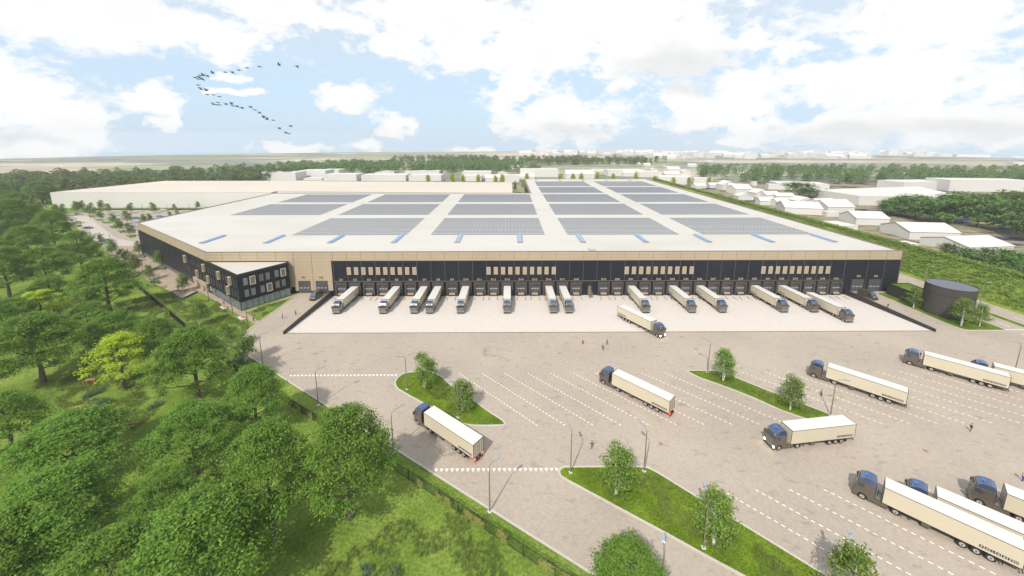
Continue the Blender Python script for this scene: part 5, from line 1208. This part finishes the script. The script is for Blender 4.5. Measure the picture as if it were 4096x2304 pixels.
for i, (u, v) in enumerate([(3800, 1030), (3850, 1045), (3905, 1050), (3960, 1052), (4010, 1050), (4060, 1055), (4100, 1075), (4050, 1085)]):
    p = G(u, v, 5); tree(WT[i % 3], (p.x + 6, p.y + 6, 0), 9.5, 9, i * 2.1, 'leafy shrub like tree just behind the bank crest at the right, %s from the left' % nth(i), 'tree', 'trees behind the bank at the right edge', (17., 15.), 'bushy_tree')

# ---------------------------------------------------------------- fence with ivy
FP = [Vector((-305, 257.5)), Vector((-121.7, 126.0)), Vector((-68.0, 87.3)), Vector((-14.7, 54.9)), Vector((14, 36.3))]
fe = empty('railing_fence', (FP[2].x, FP[2].y, 0)); tag(fe, 'long black railing fence overgrown with pale ivy between forest and yard', 'fence')
pm = MB(); pm.box(-.06, .06, -.06, .06, 0, 2.15); pmm = pm.mesh('post', M_black); bars = MB(); rail = MB(); iv = MB(); rr = random.Random(9)
tot = sum((FP[i + 1] - FP[i]).length for i in range(4)); off = Vector((-FP[2].x, -FP[2].y, 0)); npost = 0; carry = 0.
for i in range(4):
    a, b_ = FP[i], FP[i + 1]; d = (b_ - a); L_ = d.length; d.normalize(); t = 0.
    while t < L_:
        p = a + d * t
        if int(t / .15) % 1 == 0: bars.box(p.x - .02 + off.x, p.x + .02 + off.x, p.y - .02 + off.y, p.y + .02 + off.y, .1, 2.0)
        t += .17
    t = 0.
    while t < L_:
        p = a + d * t; obj('post', pmm, fe, (p.x + off.x, p.y + off.y, -.07)); t += 3.95; npost += 1
    for z in (.15, 1.95): rail.tube([(a.x + off.x, a.y + off.y, z), (b_.x + off.x, b_.y + off.y, z)], .04, 4)
    t = 0.
    while t < L_:
        t += rr.expovariate(1 / 3.2)
        if t > L_: break
        w_ = rr.uniform(.5, 1.4); p = a + d * t; hgt = rr.uniform(1.2, 2.1)
        for j in range(int(230 * w_)):
            q = p + d * rr.gauss(0, w_ * .4); z = rr.random() ** .8 * hgt; leaf_quad(iv, (q.x - .07, q.y - .09, z), .13, (-.5, -.7, .4), rr)
obj('bar', bars.mesh('bar', M_black), fe); obj('rail', rail.mesh('rail', M_black), fe)
struct('climbing_ivy', iv, M_ivy, 'stuff')
f2 = empty('railing_fence', (-300, 319.3, 0)); tag(f2, 'dark low fence at the back of the car park before the white warehouse', 'fence')
b = MB(); b.box(-60, 150, -.04, .04, .9, 1.0); b.box(-60, 150, -.04, .04, 1.9, 2.0); obj('rail', b.mesh('rail', M_black), f2)
b = MB(); b.box(-60, 150, -.1, .1, -.07, .9); obj('plinth', b.mesh('plinth', M_dpole), f2)
pm = MB(); pm.box(-.08, .08, -.08, .08, 0, 2.1); pmm = pm.mesh('post', M_black)
for i in range(43): obj('post', pmm, f2, (-60 + 5 * i, 0, 0))

# ---------------------------------------------------------------- tall grass, reeds
def tufts(mb, polys, dens, hmin, hmax, seed, w_=.06, blades=6):
    rr = random.Random(seed)
    for P in polys:
        xs = [p[0] for p in P]; ys = [p[1] for p in P]; A_ = abs(sum(P[i][0] * P[(i + 1) % len(P)][1] - P[(i + 1) % len(P)][0] * P[i][1] for i in range(len(P)))) / 2
        n = 0; N_ = int(A_ * dens); tries = 0
        while n < N_ and tries < N_ * 8:
            tries += 1; x, y = rr.uniform(min(xs), max(xs)), rr.uniform(min(ys), max(ys))
            if not in_poly(x, y, P): continue
            if mnoise.noise(Vector((x * .22, y * .22, seed))) < -.12: n += .35; continue
            n += 1; h = rr.uniform(hmin, hmax)
            for j in range(blades):
                a = rr.random() * 6.28; l = rr.uniform(.15, .55) * h; dx, dy = math.cos(a), math.sin(a); ox, oy = rr.gauss(0, .15), rr.gauss(0, .15); px, py = -dy * w_, dx * w_
                mb.add([(x + ox - px, y + oy - py, 0), (x + ox + px, y + oy + py, 0), (x + ox + dx * l * .5 + px * .8, y + oy + dy * l * .5 + py * .8, h * .65), (x + ox + dx * l, y + oy + dy * l, h), (x + ox + dx * l * .5 - px * .8, y + oy + dy * l * .5 - py * .8, h * .65)], [(0, 1, 2, 3, 4)])
WX = lambda f, P: [XY(*f(*p)) for p in P]
tg = MB()
tufts(tg, [WX(r2, [(480, 1500), (640, 1200), (900, 1210), (1050, 1060), (1120, 1000), (1340, 1000), (1500, 960), (1680, 900), (1860, 1080), (2050, 1240), (2250, 1400), (2300, 1500)]),
           WX(q5, [(600, 1060), (960, 850), (1500, 1000), (1560, 1080), (1400, 1150), (1600, 1330), (1450, 1560), (900, 1560), (560, 1300)]), WX(q5, [(1150, 280), (1500, 210), (1750, 400), (1880, 560), (1500, 470), (1200, 340)]),
           WX(c3, [(500, 780), (830, 750), (900, 870), (1150, 880), (1640, 900), (1830, 1150), (2200, 1330), (2000, 1600), (1300, 1450), (900, 1080), (640, 870)])], 5.0, .25, .6, 1, .035)
tufts(tg, [WX(q6, [(1600, 1090), (1880, 1060), (2150, 1270), (2230, 1400), (1900, 1350)]), WX(q7, [(1900, 985), (2080, 990), (2576, 1190), (2576, 1280), (2150, 1110)]), WX(q8, [(0, 1190), (300, 1300), (560, 1405), (350, 1420), (0, 1290)]), WX(r3, [(650, 600), (860, 590), (1250, 650), (1600, 900), (2000, 1160), (2400, 1500), (2000, 1440), (1350, 1050), (800, 790)])], 6.5, .25, .65, 2, .035)
tufts(tg, [WX(c3, [(2130, 1100), (2450, 1000), (2600, 950), (2500, 1050), (2300, 1180)]), WX(q6, [(20, 330), (330, 240), (200, 330), (60, 420)])], 6., .2, .5, 3, .035)
struct('tall_grass', tg, M_blade, 'stuff')
rd_ = MB()
tufts(rd_, [WX(c3, [(330, 590), (580, 560), (620, 600), (420, 650)]), WX(q5, [(800, 1250), (1080, 1140), (1090, 1160), (820, 1265)]), WX(q5, [(960, 1310), (1240, 1200), (1260, 1250), (980, 1320)]), WX(q5, [(1480, 1350), (1620, 1270), (1630, 1310), (1500, 1360)]), WX(q5, [(2330, 860), (2440, 800), (2500, 880), (2400, 900)]), WX(r2, [(720, 1440), (900, 1380), (1180, 1400), (1150, 1480), (730, 1480)]), WX(c3, [(1140, 1350), (1270, 1310), (1280, 1340), (1180, 1370)])], 9, .7, 1.1, 4, .05)
struct('reeds', rd_, M_reed, 'stuff')

# planters, benches
def planter(pts, label, bench=False):
    P = [XY(*p) for p in pts]; cx, cy = sum(p[0] for p in P) / len(P), sum(p[1] for p in P) / len(P); e = empty('planter', (cx, cy, 0)); tag(e, label, 'planter')
    Q = [(x - cx, y - cy) for x, y in P]; b = MB(); kerb(Q, .25, .55, -.02, True, b); obj('border', b.mesh('border', mat('slate_border', (.07, .08, .095), .35)), e)
    b = MB(); b.sheet(Q, .35); obj('soil', b.mesh('soil', mat('gravel_soil', (.33, .27, .22), .95, noise=(2, .3))), e)
    b = MB(); rr = random.Random(int(cx)); 
    for i in range(25 if bench else 260):
        x, y = rr.gauss(0, 1.3), rr.gauss(0, .8)
        if in_poly(x, y, Q): leaf_quad(b, (x, y, .35 + rr.random() * .5), .25, (rr.gauss(0, .5), rr.gauss(0, .5), .8), rr)
    obj('planting', b.mesh('planting', M_leaf_b), e); return e
big = planter([c3(*p) for p in [(815, 745), (905, 727), (1205, 727), (1265, 737), (1245, 755), (1050, 850), (1010, 862), (965, 858)]], 'large triangular planter with an orange timber bench along its top edge', True)
planter([c3(*p) for p in [(500, 345), (620, 290), (700, 310), (712, 325), (695, 345)]], 'dark rimmed planter with a birch close to the black warehouse wall')
planter([c3(*p) for p in [(190, 130), (250, 90), (345, 108), (352, 122), (330, 137)]], 'dark rimmed planter near the far corner of the black wall')
planter([c3(*p) for p in [(28, 402), (250, 398), (300, 420), (125, 495)]], 'long dark rimmed planter beside the fence in the middle of the plaza')
planter([c2(*p) for p in [(845, 990), (950, 972), (1005, 1000), (900, 1028)]], 'slate rimmed planter at the far end of the plaza by the fence')
planter([c2(*p) for p in [(1035, 1120), (1100, 1110), (1190, 1150), (1120, 1185)]], 'slate rimmed planter half hidden by the dense tree at the fence')
a, b_ = G(*c3(905, 728)), G(*c3(1205, 728)); d = (b_ - a)
bn = empty('timber_bench', (a + b_) / 2, math.atan2(d.y, d.x)); tag(bn, 'orange timber bench on the rim of the large triangular planter', 'bench')
w = MB(); L_ = d.length / 2
for i in range(5): w.box(-L_, L_, -.3 + i * .13, -.2 + i * .13, .62, .67)
obj('seat', w.mesh('seat', mat('orange_timber', (.50, .20, .085), .6, noise=(3, .15))), bn)
w = MB()
for x in (-L_ + .3, 0, L_ - .3): w.box(x - .05, x + .05, -.3, .32, .5, .62)
obj('leg', w.mesh('leg', M_black), bn)
for (q, lb) in ((c3(1738, 1020), 'pale concrete bench block with timber seat, farther one beside the office path'), (c3(2058, 1205), 'pale concrete bench block with timber seat, nearer one beside the office path')):
    e = empty('bench', G(*q), math.atan2(wd.y, wd.x)); tag(e, lb, 'bench')
    w = MB(); w.box(-1.7, 1.7, -.75, .45, -.05, .42); obj('base', w.mesh('base', mat('pale_concrete', (.50, .48, .46), .8, noise=(2, .1)), .03), e)
    w = MB()
    for i in range(4): w.box(-1.0, 1.0, -.25 + i * .17, -.12 + i * .17, .46, .51)
    obj('seat', w.mesh('seat', MATS['orange_timber']), e)
    w = MB(); w.box(-1.0, 1.0, .42, .47, .6, .85); w.box(-.95, -.9, .3, .45, .42, .8); w.box(.9, .95, .3, .45, .42, .8); obj('backrest', w.mesh('backrest', MATS['orange_timber']), e)

# ---------------------------------------------------------------- white buildings beyond
def boxbld(poly, h, label, cat='building', group=None, roofm=None, nm='white_building'):
    cx, cy = sum(p[0] for p in poly) / len(poly), sum(p[1] for p in poly) / len(poly); e = empty(nm, (cx, cy, 0)); tag(e, label, cat, group)
    Q = [(x - cx, y - cy) for x, y in poly]; b = MB(); b.prism(Q, -.3, h, 0, top=False); obj('wall', b.mesh('wall', M_white), e)
    b = MB(); b.sheet(Q, h + .003); b.prism(Q, h - .2, h, 0, top=False, bottom=False); b.v = [(x * 1.0015, y * 1.0015, z) for x, y, z in b.v]; obj('roof', b.mesh('roof', roofm or M_whiteroof), e); return e
boxbld([(-394.6, 328.3), (-205, 328.3), (-205, 424), (-381, 424)], 13.6, 'large plain white warehouse behind the car park on the left', 'warehouse', roofm=M_beige, nm='white_warehouse')
boxbld([(-201, 330), (2.6, 315), (2.6, 399), (-201, 410)], 14.4, 'plain beige roofed warehouse directly behind the solar roof', 'warehouse', roofm=M_beige, nm='white_warehouse')
HS = [(f7, *a) if False else a for f7, *a in []]
def gable(W_, D_, hw, hr, along):
    b = MB(); b.box(-W_ / 2, W_ / 2, -D_ / 2, D_ / 2, -.3, hw, 0)
    r_ = MB(); o = .35
    if along == 'x':
        b.add([(-W_ / 2, -D_ / 2, hw), (-W_ / 2, D_ / 2, hw), (-W_ / 2, 0, hr), (W_ / 2, -D_ / 2, hw), (W_ / 2, D_ / 2, hw), (W_ / 2, 0, hr)], [(0, 2, 1), (3, 4, 5)])
        k = (hr - hw) / (D_ / 2); e = D_ / 2 + o
        for s in (1, -1): r_.add([(-W_ / 2 - o, s * e, hw - k * o), (W_ / 2 + o, s * e, hw - k * o), (W_ / 2 + o, 0, hr + .05), (-W_ / 2 - o, 0, hr + .05), (-W_ / 2 - o, s * e, hw - k * o - .2), (W_ / 2 + o, s * e, hw - k * o - .2), (W_ / 2 + o, 0, hr - .15), (-W_ / 2 - o, 0, hr - .15)], [(0, 1, 2, 3), (4, 7, 6, 5), (0, 4, 5, 1), (1, 5, 6, 2), (3, 7, 4, 0)])
    else:
        b.add([(-W_ / 2, -D_ / 2, hw), (W_ / 2, -D_ / 2, hw), (0, -D_ / 2, hr), (-W_ / 2, D_ / 2, hw), (W_ / 2, D_ / 2, hw), (0, D_ / 2, hr)], [(0, 1, 2), (3, 5, 4)])
        k = (hr - hw) / (W_ / 2); e = W_ / 2 + o
        for s in (1, -1): r_.add([(s * e, -D_ / 2 - o, hw - k * o), (s * e, D_ / 2 + o, hw - k * o), (0, D_ / 2 + o, hr + .05), (0, -D_ / 2 - o, hr + .05), (s * e, -D_ / 2 - o, hw - k * o - .2), (s * e, D_ / 2 + o, hw - k * o - .2), (0, D_ / 2 + o, hr - .15), (0, -D_ / 2 - o, hr - .15)], [(0, 1, 2, 3), (4, 7, 6, 5), (0, 4, 5, 1), (1, 5, 6, 2), (3, 7, 4, 0)])
    return b, r_
def house(f, x0, x1, yb, yt, kind, label, cat, group, i):
    (u0, vb), (u1, _), (_, vt) = f(x0, yb), f(x1, yb), f(x0, yt); p = G((u0 + u1) / 2, vb); W_ = (G(u1, vb) - G(u0, vb)).length * .93; h = min(22, HT((u0 + u1) / 2, vb, vt)); D_ = min(W_ * .8, 30); 
    if kind == 'g':
        h = h * (.93)
        b, r_ = gable(W_, D_, h * .58, h, 'x' if i % 3 else 'y')
    else:
        b, r_ = MB(), MB(); b.box(-W_ / 2, W_ / 2, -D_ / 2, D_ / 2, -.3, h * .9); r_.box(-W_ / 2 - .1, W_ / 2 + .1, -D_ / 2 - .1, D_ / 2 + .1, h * .9, h * .9 + .3)
    e = empty('white_house' if kind == 'g' else 'white_building', (p.x, p.y + D_ / 2, 0), [-.12, .05, -.3, .1][i % 4] if f is c6 or f is q4 else 0); tag(e, label, cat, group)
    obj('wall', b.mesh('wall', M_white), e); obj('roof', r_.mesh('roof', M_whiteroof), e)
H6 = [(285, 322, 83, 68, 'b'), (595, 700, 85, 42, 'g'), (295, 500, 205, 140, 'g'), (500, 765, 265, 190, 'g'), (260, 640, 297, 205, 'b'), (685, 905, 290, 220, 'b'), (670, 818, 348, 285, 'g'), (860, 1015, 345, 278, 'g'), (997, 1185, 365, 250, 'g'), (1113, 1280, 378, 290, 'g'), (1145, 1385, 415, 300, 'g'), (1213, 1403, 493, 405, 'g'), (1400, 1600, 455, 355, 'g'), (1375, 1435, 315, 262, 'b'), (1478, 1650, 553, 455, 'g'), (1530, 1730, 470, 385, 'g'), (1660, 1850, 570, 470, 'g'), (1680, 1918, 480, 408, 'g'), (1840, 2265, 668, 520, 'g'), (1925, 2155, 560, 450, 'g'), (2165, 2440, 600, 475, 'g'), (2270, 2640, 665, 490, 'g'), (2293, 2447, 695, 640, 'b'), (1598, 1760, 362, 300, 'b'), (1432, 1500, 497, 460, 'b'), (815, 900, 25, 5, 'b')]
H4 = [(150, 630, 405, 337, 'b'), (900, 1228, 755, 628, 'g'), (1448, 1935, 905, 755, 'g'), (1935, 2500, 1045, 905, 'g'), (1350, 1535, 1000, 950, 'b'), (600, 910, 850, 758, 'b'), (1296, 1850, 400, 318, 'b'), (1848, 2650, 420, 297, 'b'), (1490, 1610, 68, 50, 'b'), (1715, 1925, 66, 38, 'b'), (1940, 2220, 70, 42, 'b'), (2460, 2600, 77, 60, 'b'), (2500, 2620, 155, 122, 'b')]
H5 = [(62, 568, 185, 108, 'b'), (570, 830, 163, 90, 'b'), (670, 948, 135, 86, 'b'), (615, 790, 180, 165, 'b'), (790, 1110, 188, 128, 'b'), (1128, 1560, 190, 133, 'b'), (1260, 1443, 128, 95, 'g'), (1522, 1858, 130, 97, 'b'), (1560, 1875, 190, 135, 'b'), (2045, 2322, 150, 105, 'b'), (2030, 2235, 190, 140, 'b'), (2258, 2400, 195, 130, 'g'), (2368, 2470, 150, 103, 'g'), (2400, 2576, 200, 135, 'b'), (2470, 2576, 92, 45, 'g')]
H7 = [(0, 155, 305, 238, 'g'), (197, 320, 285, 240, 'g'), (122, 675, 400, 290, 'b'), (0, 350, 425, 370, 'g'), (745, 1160, 430, 303, 'g'), (1115, 1300, 330, 298, 'b'), (1305, 1840, 385, 300, 'b'), (1530, 1700, 390, 302, 'g'), (1735, 2070, 400, 330, 'b'), (1913, 2007, 325, 273, 'g'), (1815, 1910, 252, 208, 'g'), (1730, 1775, 228, 198, 'g'), (2080, 2118, 260, 247, 'b'), (2137, 2318, 338, 255, 'g'), (2335, 2460, 360, 292, 'g'), (1410, 1455, 228, 205, 'g')]
ii = 0
for f, L_, gp, where in ((c6, H6, 'white houses beyond the green bank', 'beyond the hedge'), (q4, H4, 'white buildings farther right beyond the bank', 'at the right beyond the bank'), (c5, H5, 'white halls behind the neighbouring warehouses', 'behind the neighbouring warehouses'), (c7, H7, 'white sheds behind the far end of the solar roof', 'behind the far roof edge')):
    L_ = sorted(L_, key=lambda a: a[0] + a[1])
    for j, (x0, x1, yb, yt, kd) in enumerate(L_):
        house(f, x0, x1, yb, yt, kd, 'plain white %s %s, %s from the left there' % ('gabled house' if kd == 'g' else 'flat roofed building', where, nth(j)), 'house' if kd == 'g' else 'building', gp, ii); ii += 1
boxbld([XY(*q4(477, 480)), XY(*q4(908, 555)), XY(*q4(1950, 560)), XY(*q4(1500, 440))], 8.3, 'very long flat white industrial hall beyond the houses on the right', 'industrial hall')
rr = random.Random(17); tm = []
for i in range(6):
    b = MB(); W_, D_, h = rr.uniform(18, 45), rr.uniform(14, 25), rr.uniform(7, 16)
    if i % 2: b, r_ = gable(W_, D_, h * .6, h, 'x')
    else: r_ = MB(); b.box(-W_ / 2, W_ / 2, -D_ / 2, D_ / 2, -.3, h); r_.box(-W_ / 2, W_ / 2, -D_ / 2, D_ / 2, h, h + .5)
    tm.append((b.mesh('wall', M_white), r_.mesh('roof', M_whiteroof)))
for i in range(190):
    u = rr.uniform(2080, 3720); v = rr.uniform(612, 636) if u > 2600 else rr.uniform(611, 620)
    if u > 3500: v = rr.uniform(612, 626)
    p = G(u, v); m_ = rr.choice(tm); e = empty('far_town_building', (p.x, p.y, 0), rr.uniform(-.5, .5)); tag(e, 'pale white building of the distant town below the horizon', 'building', 'buildings of the distant white town')
    obj('wall', m_[0], e); obj('roof', m_[1], e)

# ---------------------------------------------------------------- air
hz = MB(); hz.box(-2350, 2350, -2350, 2350, -2, 96)
hm = bpy.data.materials.new('haze'); hm.use_nodes = True; nt = hm.node_tree; nt.nodes.remove(nt.nodes['Principled BSDF'])
pv = N(nt, 'VolumePrincipled'); pv.inputs['Color'].default_value = (.97, .985, 1, 1); pv.inputs['Density'].default_value = .00019; pv.inputs['Anisotropy'].default_value = .0
nt.links.new(pv.outputs[0], nt.nodes['Material Output'].inputs['Volume'])
ho = obj('haze', hz.mesh('haze', hm)); ho['kind'] = 'stuff'

# ---------------------------------------------------------------- sun and sky with clouds
SUN_EL, SUN_AZ = math.radians(47), math.radians(27)       # shadows fall away from the camera, to the right
sd = bpy.data.lights.new('sun', 'SUN'); sd.energy = 4.7; sd.angle = math.radians(.5); sd.color = (1, .93, .82); so = bpy.data.objects.new('sun', sd); COL.objects.link(so)
dirv = Vector((math.sin(SUN_AZ) * math.cos(SUN_EL), math.cos(SUN_AZ) * math.cos(SUN_EL), -math.sin(SUN_EL))); so.rotation_euler = dirv.to_track_quat('-Z', 'Y').to_euler()
W = bpy.data.worlds.new('World'); scene.world = W; W.use_nodes = True; nt = W.node_tree; bg = nt.nodes['Background']
sky = N(nt, 'TexSky', sky_type='NISHITA', sun_disc=False, sun_elevation=SUN_EL, sun_rotation=SUN_AZ + PI, air_density=1.0, dust_density=1.5, ozone_density=1.2)
tc = N(nt, 'TexCoord'); sep = N(nt, 'SeparateXYZ'); nt.links.new(tc.outputs['Generated'], sep.inputs[0])
mx = N(nt, 'Math', operation='MAXIMUM', i_1=.004); nt.links.new(sep.outputs[2], mx.inputs[0]); cmb = N(nt, 'CombineXYZ'); nt.links.new(sep.outputs[0], cmb.inputs[0]); nt.links.new(sep.outputs[1], cmb.inputs[1]); nt.links.new(mx.outputs[0], cmb.inputs[2]); nt.links.new(cmb.outputs[0], sky.inputs[0])
az = N(nt, 'Math', operation='ARCTAN2'); nt.links.new(sep.outputs[0], az.inputs[0]); nt.links.new(sep.outputs[1], az.inputs[1])
el = N(nt, 'Math', operation='ARCSINE'); nt.links.new(sep.outputs[2], el.inputs[0])
ae = N(nt, 'CombineXYZ'); nt.links.new(az.outputs[0], ae.inputs[0]); nt.links.new(el.outputs[0], ae.inputs[1])
_wn = N(nt, 'TexNoise', i_Scale=11, i_Detail=5, i_Roughness=.6); nt.links.new(tc.outputs['Generated'], _wn.inputs[0])
_w1 = N(nt, 'VectorMath', operation='SUBTRACT'); _w1.inputs[1].default_value = (.5, .5, .5); nt.links.new(_wn.outputs['Color'], _w1.inputs[0])
_w2 = N(nt, 'VectorMath', operation='MULTIPLY'); _w2.inputs[1].default_value = (.16, .07, 0); nt.links.new(_w1.outputs[0], _w2.inputs[0])
_w3 = N(nt, 'VectorMath', operation='ADD'); nt.links.new(ae.outputs[0], _w3.inputs[0]); nt.links.new(_w2.outputs[0], _w3.inputs[1]); ae = _w3
def azel(u, v):
    d = ray(u, v).normalized(); return math.atan2(d.x, d.y), math.asin(d.z)
def blob_field(blobs):
    cur = None
    for (x, y, rx, ry) in blobs:
        u, v = x * 1.59, y * 1.59; a, e_ = azel(u, v); a1, _ = azel(u + rx * 1.59, v); _, e1 = azel(u, v - ry * 1.59); a0, _ = azel(u - rx * 1.59, v)
        ra, re = abs(a1 - a0) / 2, abs(e1 - e_)
        sb = N(nt, 'VectorMath', operation='SUBTRACT'); nt.links.new(ae.outputs[0], sb.inputs[0]); sb.inputs[1].default_value = (a, e_, 0)
        ml = N(nt, 'VectorMath', operation='MULTIPLY'); nt.links.new(sb.outputs[0], ml.inputs[0]); ml.inputs[1].default_value = (1 / ra, 1 / re, 0)
        ln = N(nt, 'VectorMath', operation='LENGTH'); nt.links.new(ml.outputs[0], ln.inputs[0])
        if cur is None: cur = ln.outputs['Value']
        else:
            m_ = N(nt, 'Math', operation='SMOOTH_MIN', i_2=.25); nt.links.new(cur, m_.inputs[0]); nt.links.new(ln.outputs['Value'], m_.inputs[1]); cur = m_.outputs[0]
    return cur
CL = [(60, 250, 220, 120), (200, 330, 120, 60), (370, 245, 72, 45), (395, 300, 40, 28), (330, 60, 460, 75), (700, 20, 400, 45), (560, 105, 170, 42), (130, 20, 300, 50), (868, 243, 82, 38), (988, 322, 52, 38), (555, 190, 45, 12), (585, 232, 60, 9), (1150, 40, 400, 70), (1500, 60, 380, 100), (1650, 130, 330, 95), (1420, 295, 165, 75), (1290, 235, 75, 50), (1290, 130, 230, 70), (1740, 270, 105, 75), (1870, 290, 85, 70), (1850, 210, 120, 40), (2230, 200, 350, 110), (2350, 60, 330, 80), (2420, 310, 300, 60), (2080, 320, 200, 40), (740, 374, 65, 14), (920, 370, 60, 17), (1200, 374, 50, 12), (1860, 360, 70, 14), (40, 370, 260, 30), (1000, 120, 130, 30), (2000, 120, 80, 16)]
f1 = blob_field(CL)
def az_noise(scale, detail, rough, off=0):
    mp = N(nt, 'Mapping'); mp.inputs['Scale'].default_value = (1, 1, 1.7); mp.inputs['Location'].default_value = (off, off * .3, 0); nt.links.new(tc.outputs['Generated'], mp.inputs[0])
    n = N(nt, 'TexNoise', i_Scale=scale, i_Detail=detail, i_Roughness=rough); nt.links.new(mp.outputs[0], n.inputs[0]); return n.outputs[0]
n1 = az_noise(7, 10, .62); n1b = az_noise(2.2, 4, .5, 4)
s1 = N(nt, 'Math', operation='MULTIPLY_ADD', i_1=3.4, i_2=-1.7); nt.links.new(n1, s1.inputs[0])
n1c = az_noise(24, 8, .65, 7); s1c = N(nt, 'Math', operation='MULTIPLY_ADD', i_1=2.0); nt.links.new(n1c, s1c.inputs[0]); s1d = N(nt, 'Math', operation='ADD', i_1=-1.0); nt.links.new(s1c.outputs[0], s1d.inputs[0]); nt.links.new(f1, s1c.inputs[2])
s2 = N(nt, 'Math', operation='ADD'); nt.links.new(s1d.outputs[0], s2.inputs[0]); nt.links.new(s1.outputs[0], s2.inputs[1])
mask = N(nt, 'MapRange', i_1=1.28, i_2=.62, i_3=0, i_4=1, interpolation_type='SMOOTHSTEP'); nt.links.new(s2.outputs[0], mask.inputs[0])
# clouds elsewhere in the sky (behind and above the camera)
gen = N(nt, 'MapRange', i_1=.48, i_2=.58, interpolation_type='SMOOTHSTEP'); nt.links.new(az_noise(2.6, 9, .6, 2), gen.inputs[0])
out_ = N(nt, 'MapRange', i_1=.50, i_2=.62, interpolation_type='SMOOTHSTEP'); nt.links.new(el.outputs[0], out_.inputs[0])
bk = N(nt, 'MapRange', i_1=.35, i_2=.15, interpolation_type='SMOOTHSTEP'); nt.links.new(sep.outputs[1], bk.inputs[0])
mo = N(nt, 'Math', operation='MAXIMUM'); nt.links.new(out_.outputs[0], mo.inputs[0]); nt.links.new(bk.outputs[0], mo.inputs[1])
mm = N(nt, 'Math', operation='MULTIPLY'); nt.links.new(mo.outputs[0], mm.inputs[0]); nt.links.new(gen.outputs[0], mm.inputs[1])
mk_ = N(nt, 'Math', operation='MAXIMUM'); nt.links.new(mm.outputs[0], mk_.inputs[0]); nt.links.new(mask.outputs[0], mk_.inputs[1])
# grey bellies
f2_ = blob_field([(1690, 165, 190, 55), (1440, 330, 110, 28), (1730, 225, 90, 25), (2090, 335, 190, 28), (2420, 320, 190, 28), (60, 350, 160, 22)])
gsh = N(nt, 'MapRange', i_1=1.15, i_2=.2, i_3=0, i_4=1, interpolation_type='SMOOTHSTEP'); s3 = N(nt, 'Math', operation='MULTIPLY_ADD', i_1=.8); nt.links.new(n1b, s3.inputs[0]); nt.links.new(f2_, s3.inputs[2]); s4 = N(nt, 'Math', operation='SUBTRACT', i_1=.4); nt.links.new(s3.outputs[0], s4.inputs[0]); nt.links.new(s4.outputs[0], gsh.inputs[0])
cloudc = mixc(nt, gsh.outputs[0], (1.0, 1.0, 1.0), (.83, .845, .85))
nd_ = ramp(nt, n1, [(.35, g3(.965)), (.6, g3(1.04))]); cloudc = mixc(nt, 1., cloudc, nd_.outputs[0], 'MULTIPLY')
sk_s = N(nt, 'VectorMath', operation='SCALE'); nt.links.new(sky.outputs[0], sk_s.inputs[0]); sk_s.inputs['Scale'].default_value = 1.0
# cloud colour is divided by the background strength so both share one Background
STR = .10
cs_ = N(nt, 'VectorMath', operation='SCALE'); nt.links.new(cloudc, cs_.inputs[0]); cs_.inputs['Scale'].default_value = 1.08 / STR
vh = N(nt, 'MapRange', i_1=.05, i_2=.42, interpolation_type='SMOOTHSTEP'); nt.links.new(el.outputs[0], vh.inputs[0])
veil = mixc(nt, .78, sk_s.outputs[0], mixc(nt, vh.outputs[0], (.74 / STR, .97 / STR, 1.20 / STR), (.93 / STR, 1.0 / STR, 1.06 / STR)))
hzf = N(nt, 'MapRange', i_1=.12, i_2=-.02, i_3=0., i_4=.75, interpolation_type='SMOOTHSTEP'); nt.links.new(el.outputs[0], hzf.inputs[0])
fin = mixc(nt, mk_.outputs[0], veil, cs_.outputs[0])
fin = mixc(nt, hzf.outputs[0], fin, (.93 / STR, .96 / STR, .98 / STR)) if False else fin
nt.links.new(fin, bg.inputs[0]); bg.inputs[1].default_value = STR
W.cycles.sampling_method = 'MANUAL'; W.cycles.sample_map_resolution = 512

# ---------------------------------------------------------------- camera
cam = bpy.data.cameras.new('camera'); co = bpy.data.objects.new('camera', cam); COL.objects.link(co); scene.camera = co
cam.sensor_width = 36; cam.lens = 36 * FPX / 4096; cam.shift_y = -(1152 - CY) / 4096; cam.clip_end = 20000; cam.clip_start = .5
co.location = (0, 0, CAMH); co.rotation_euler = (PI / 2 - PITCH, 0, -YAW)
scene.view_settings.view_transform = 'Standard'; scene.view_settings.look = 'None'; scene.view_settings.exposure = -.06; scene.view_settings.gamma = 1
scene.render.engine = 'CYCLES'; scene.cycles.max_bounces = 6; scene.cycles.diffuse_bounces = 2; scene.cycles.glossy_bounces = 3; scene.cycles.transparent_max_bounces = 8; scene.cycles.volume_bounces = 0
scene.cycles.use_denoising = True
for o in scene.objects:
    if o.type == 'MESH' and not o.name.startswith('haze'): o.visible_shadow = True
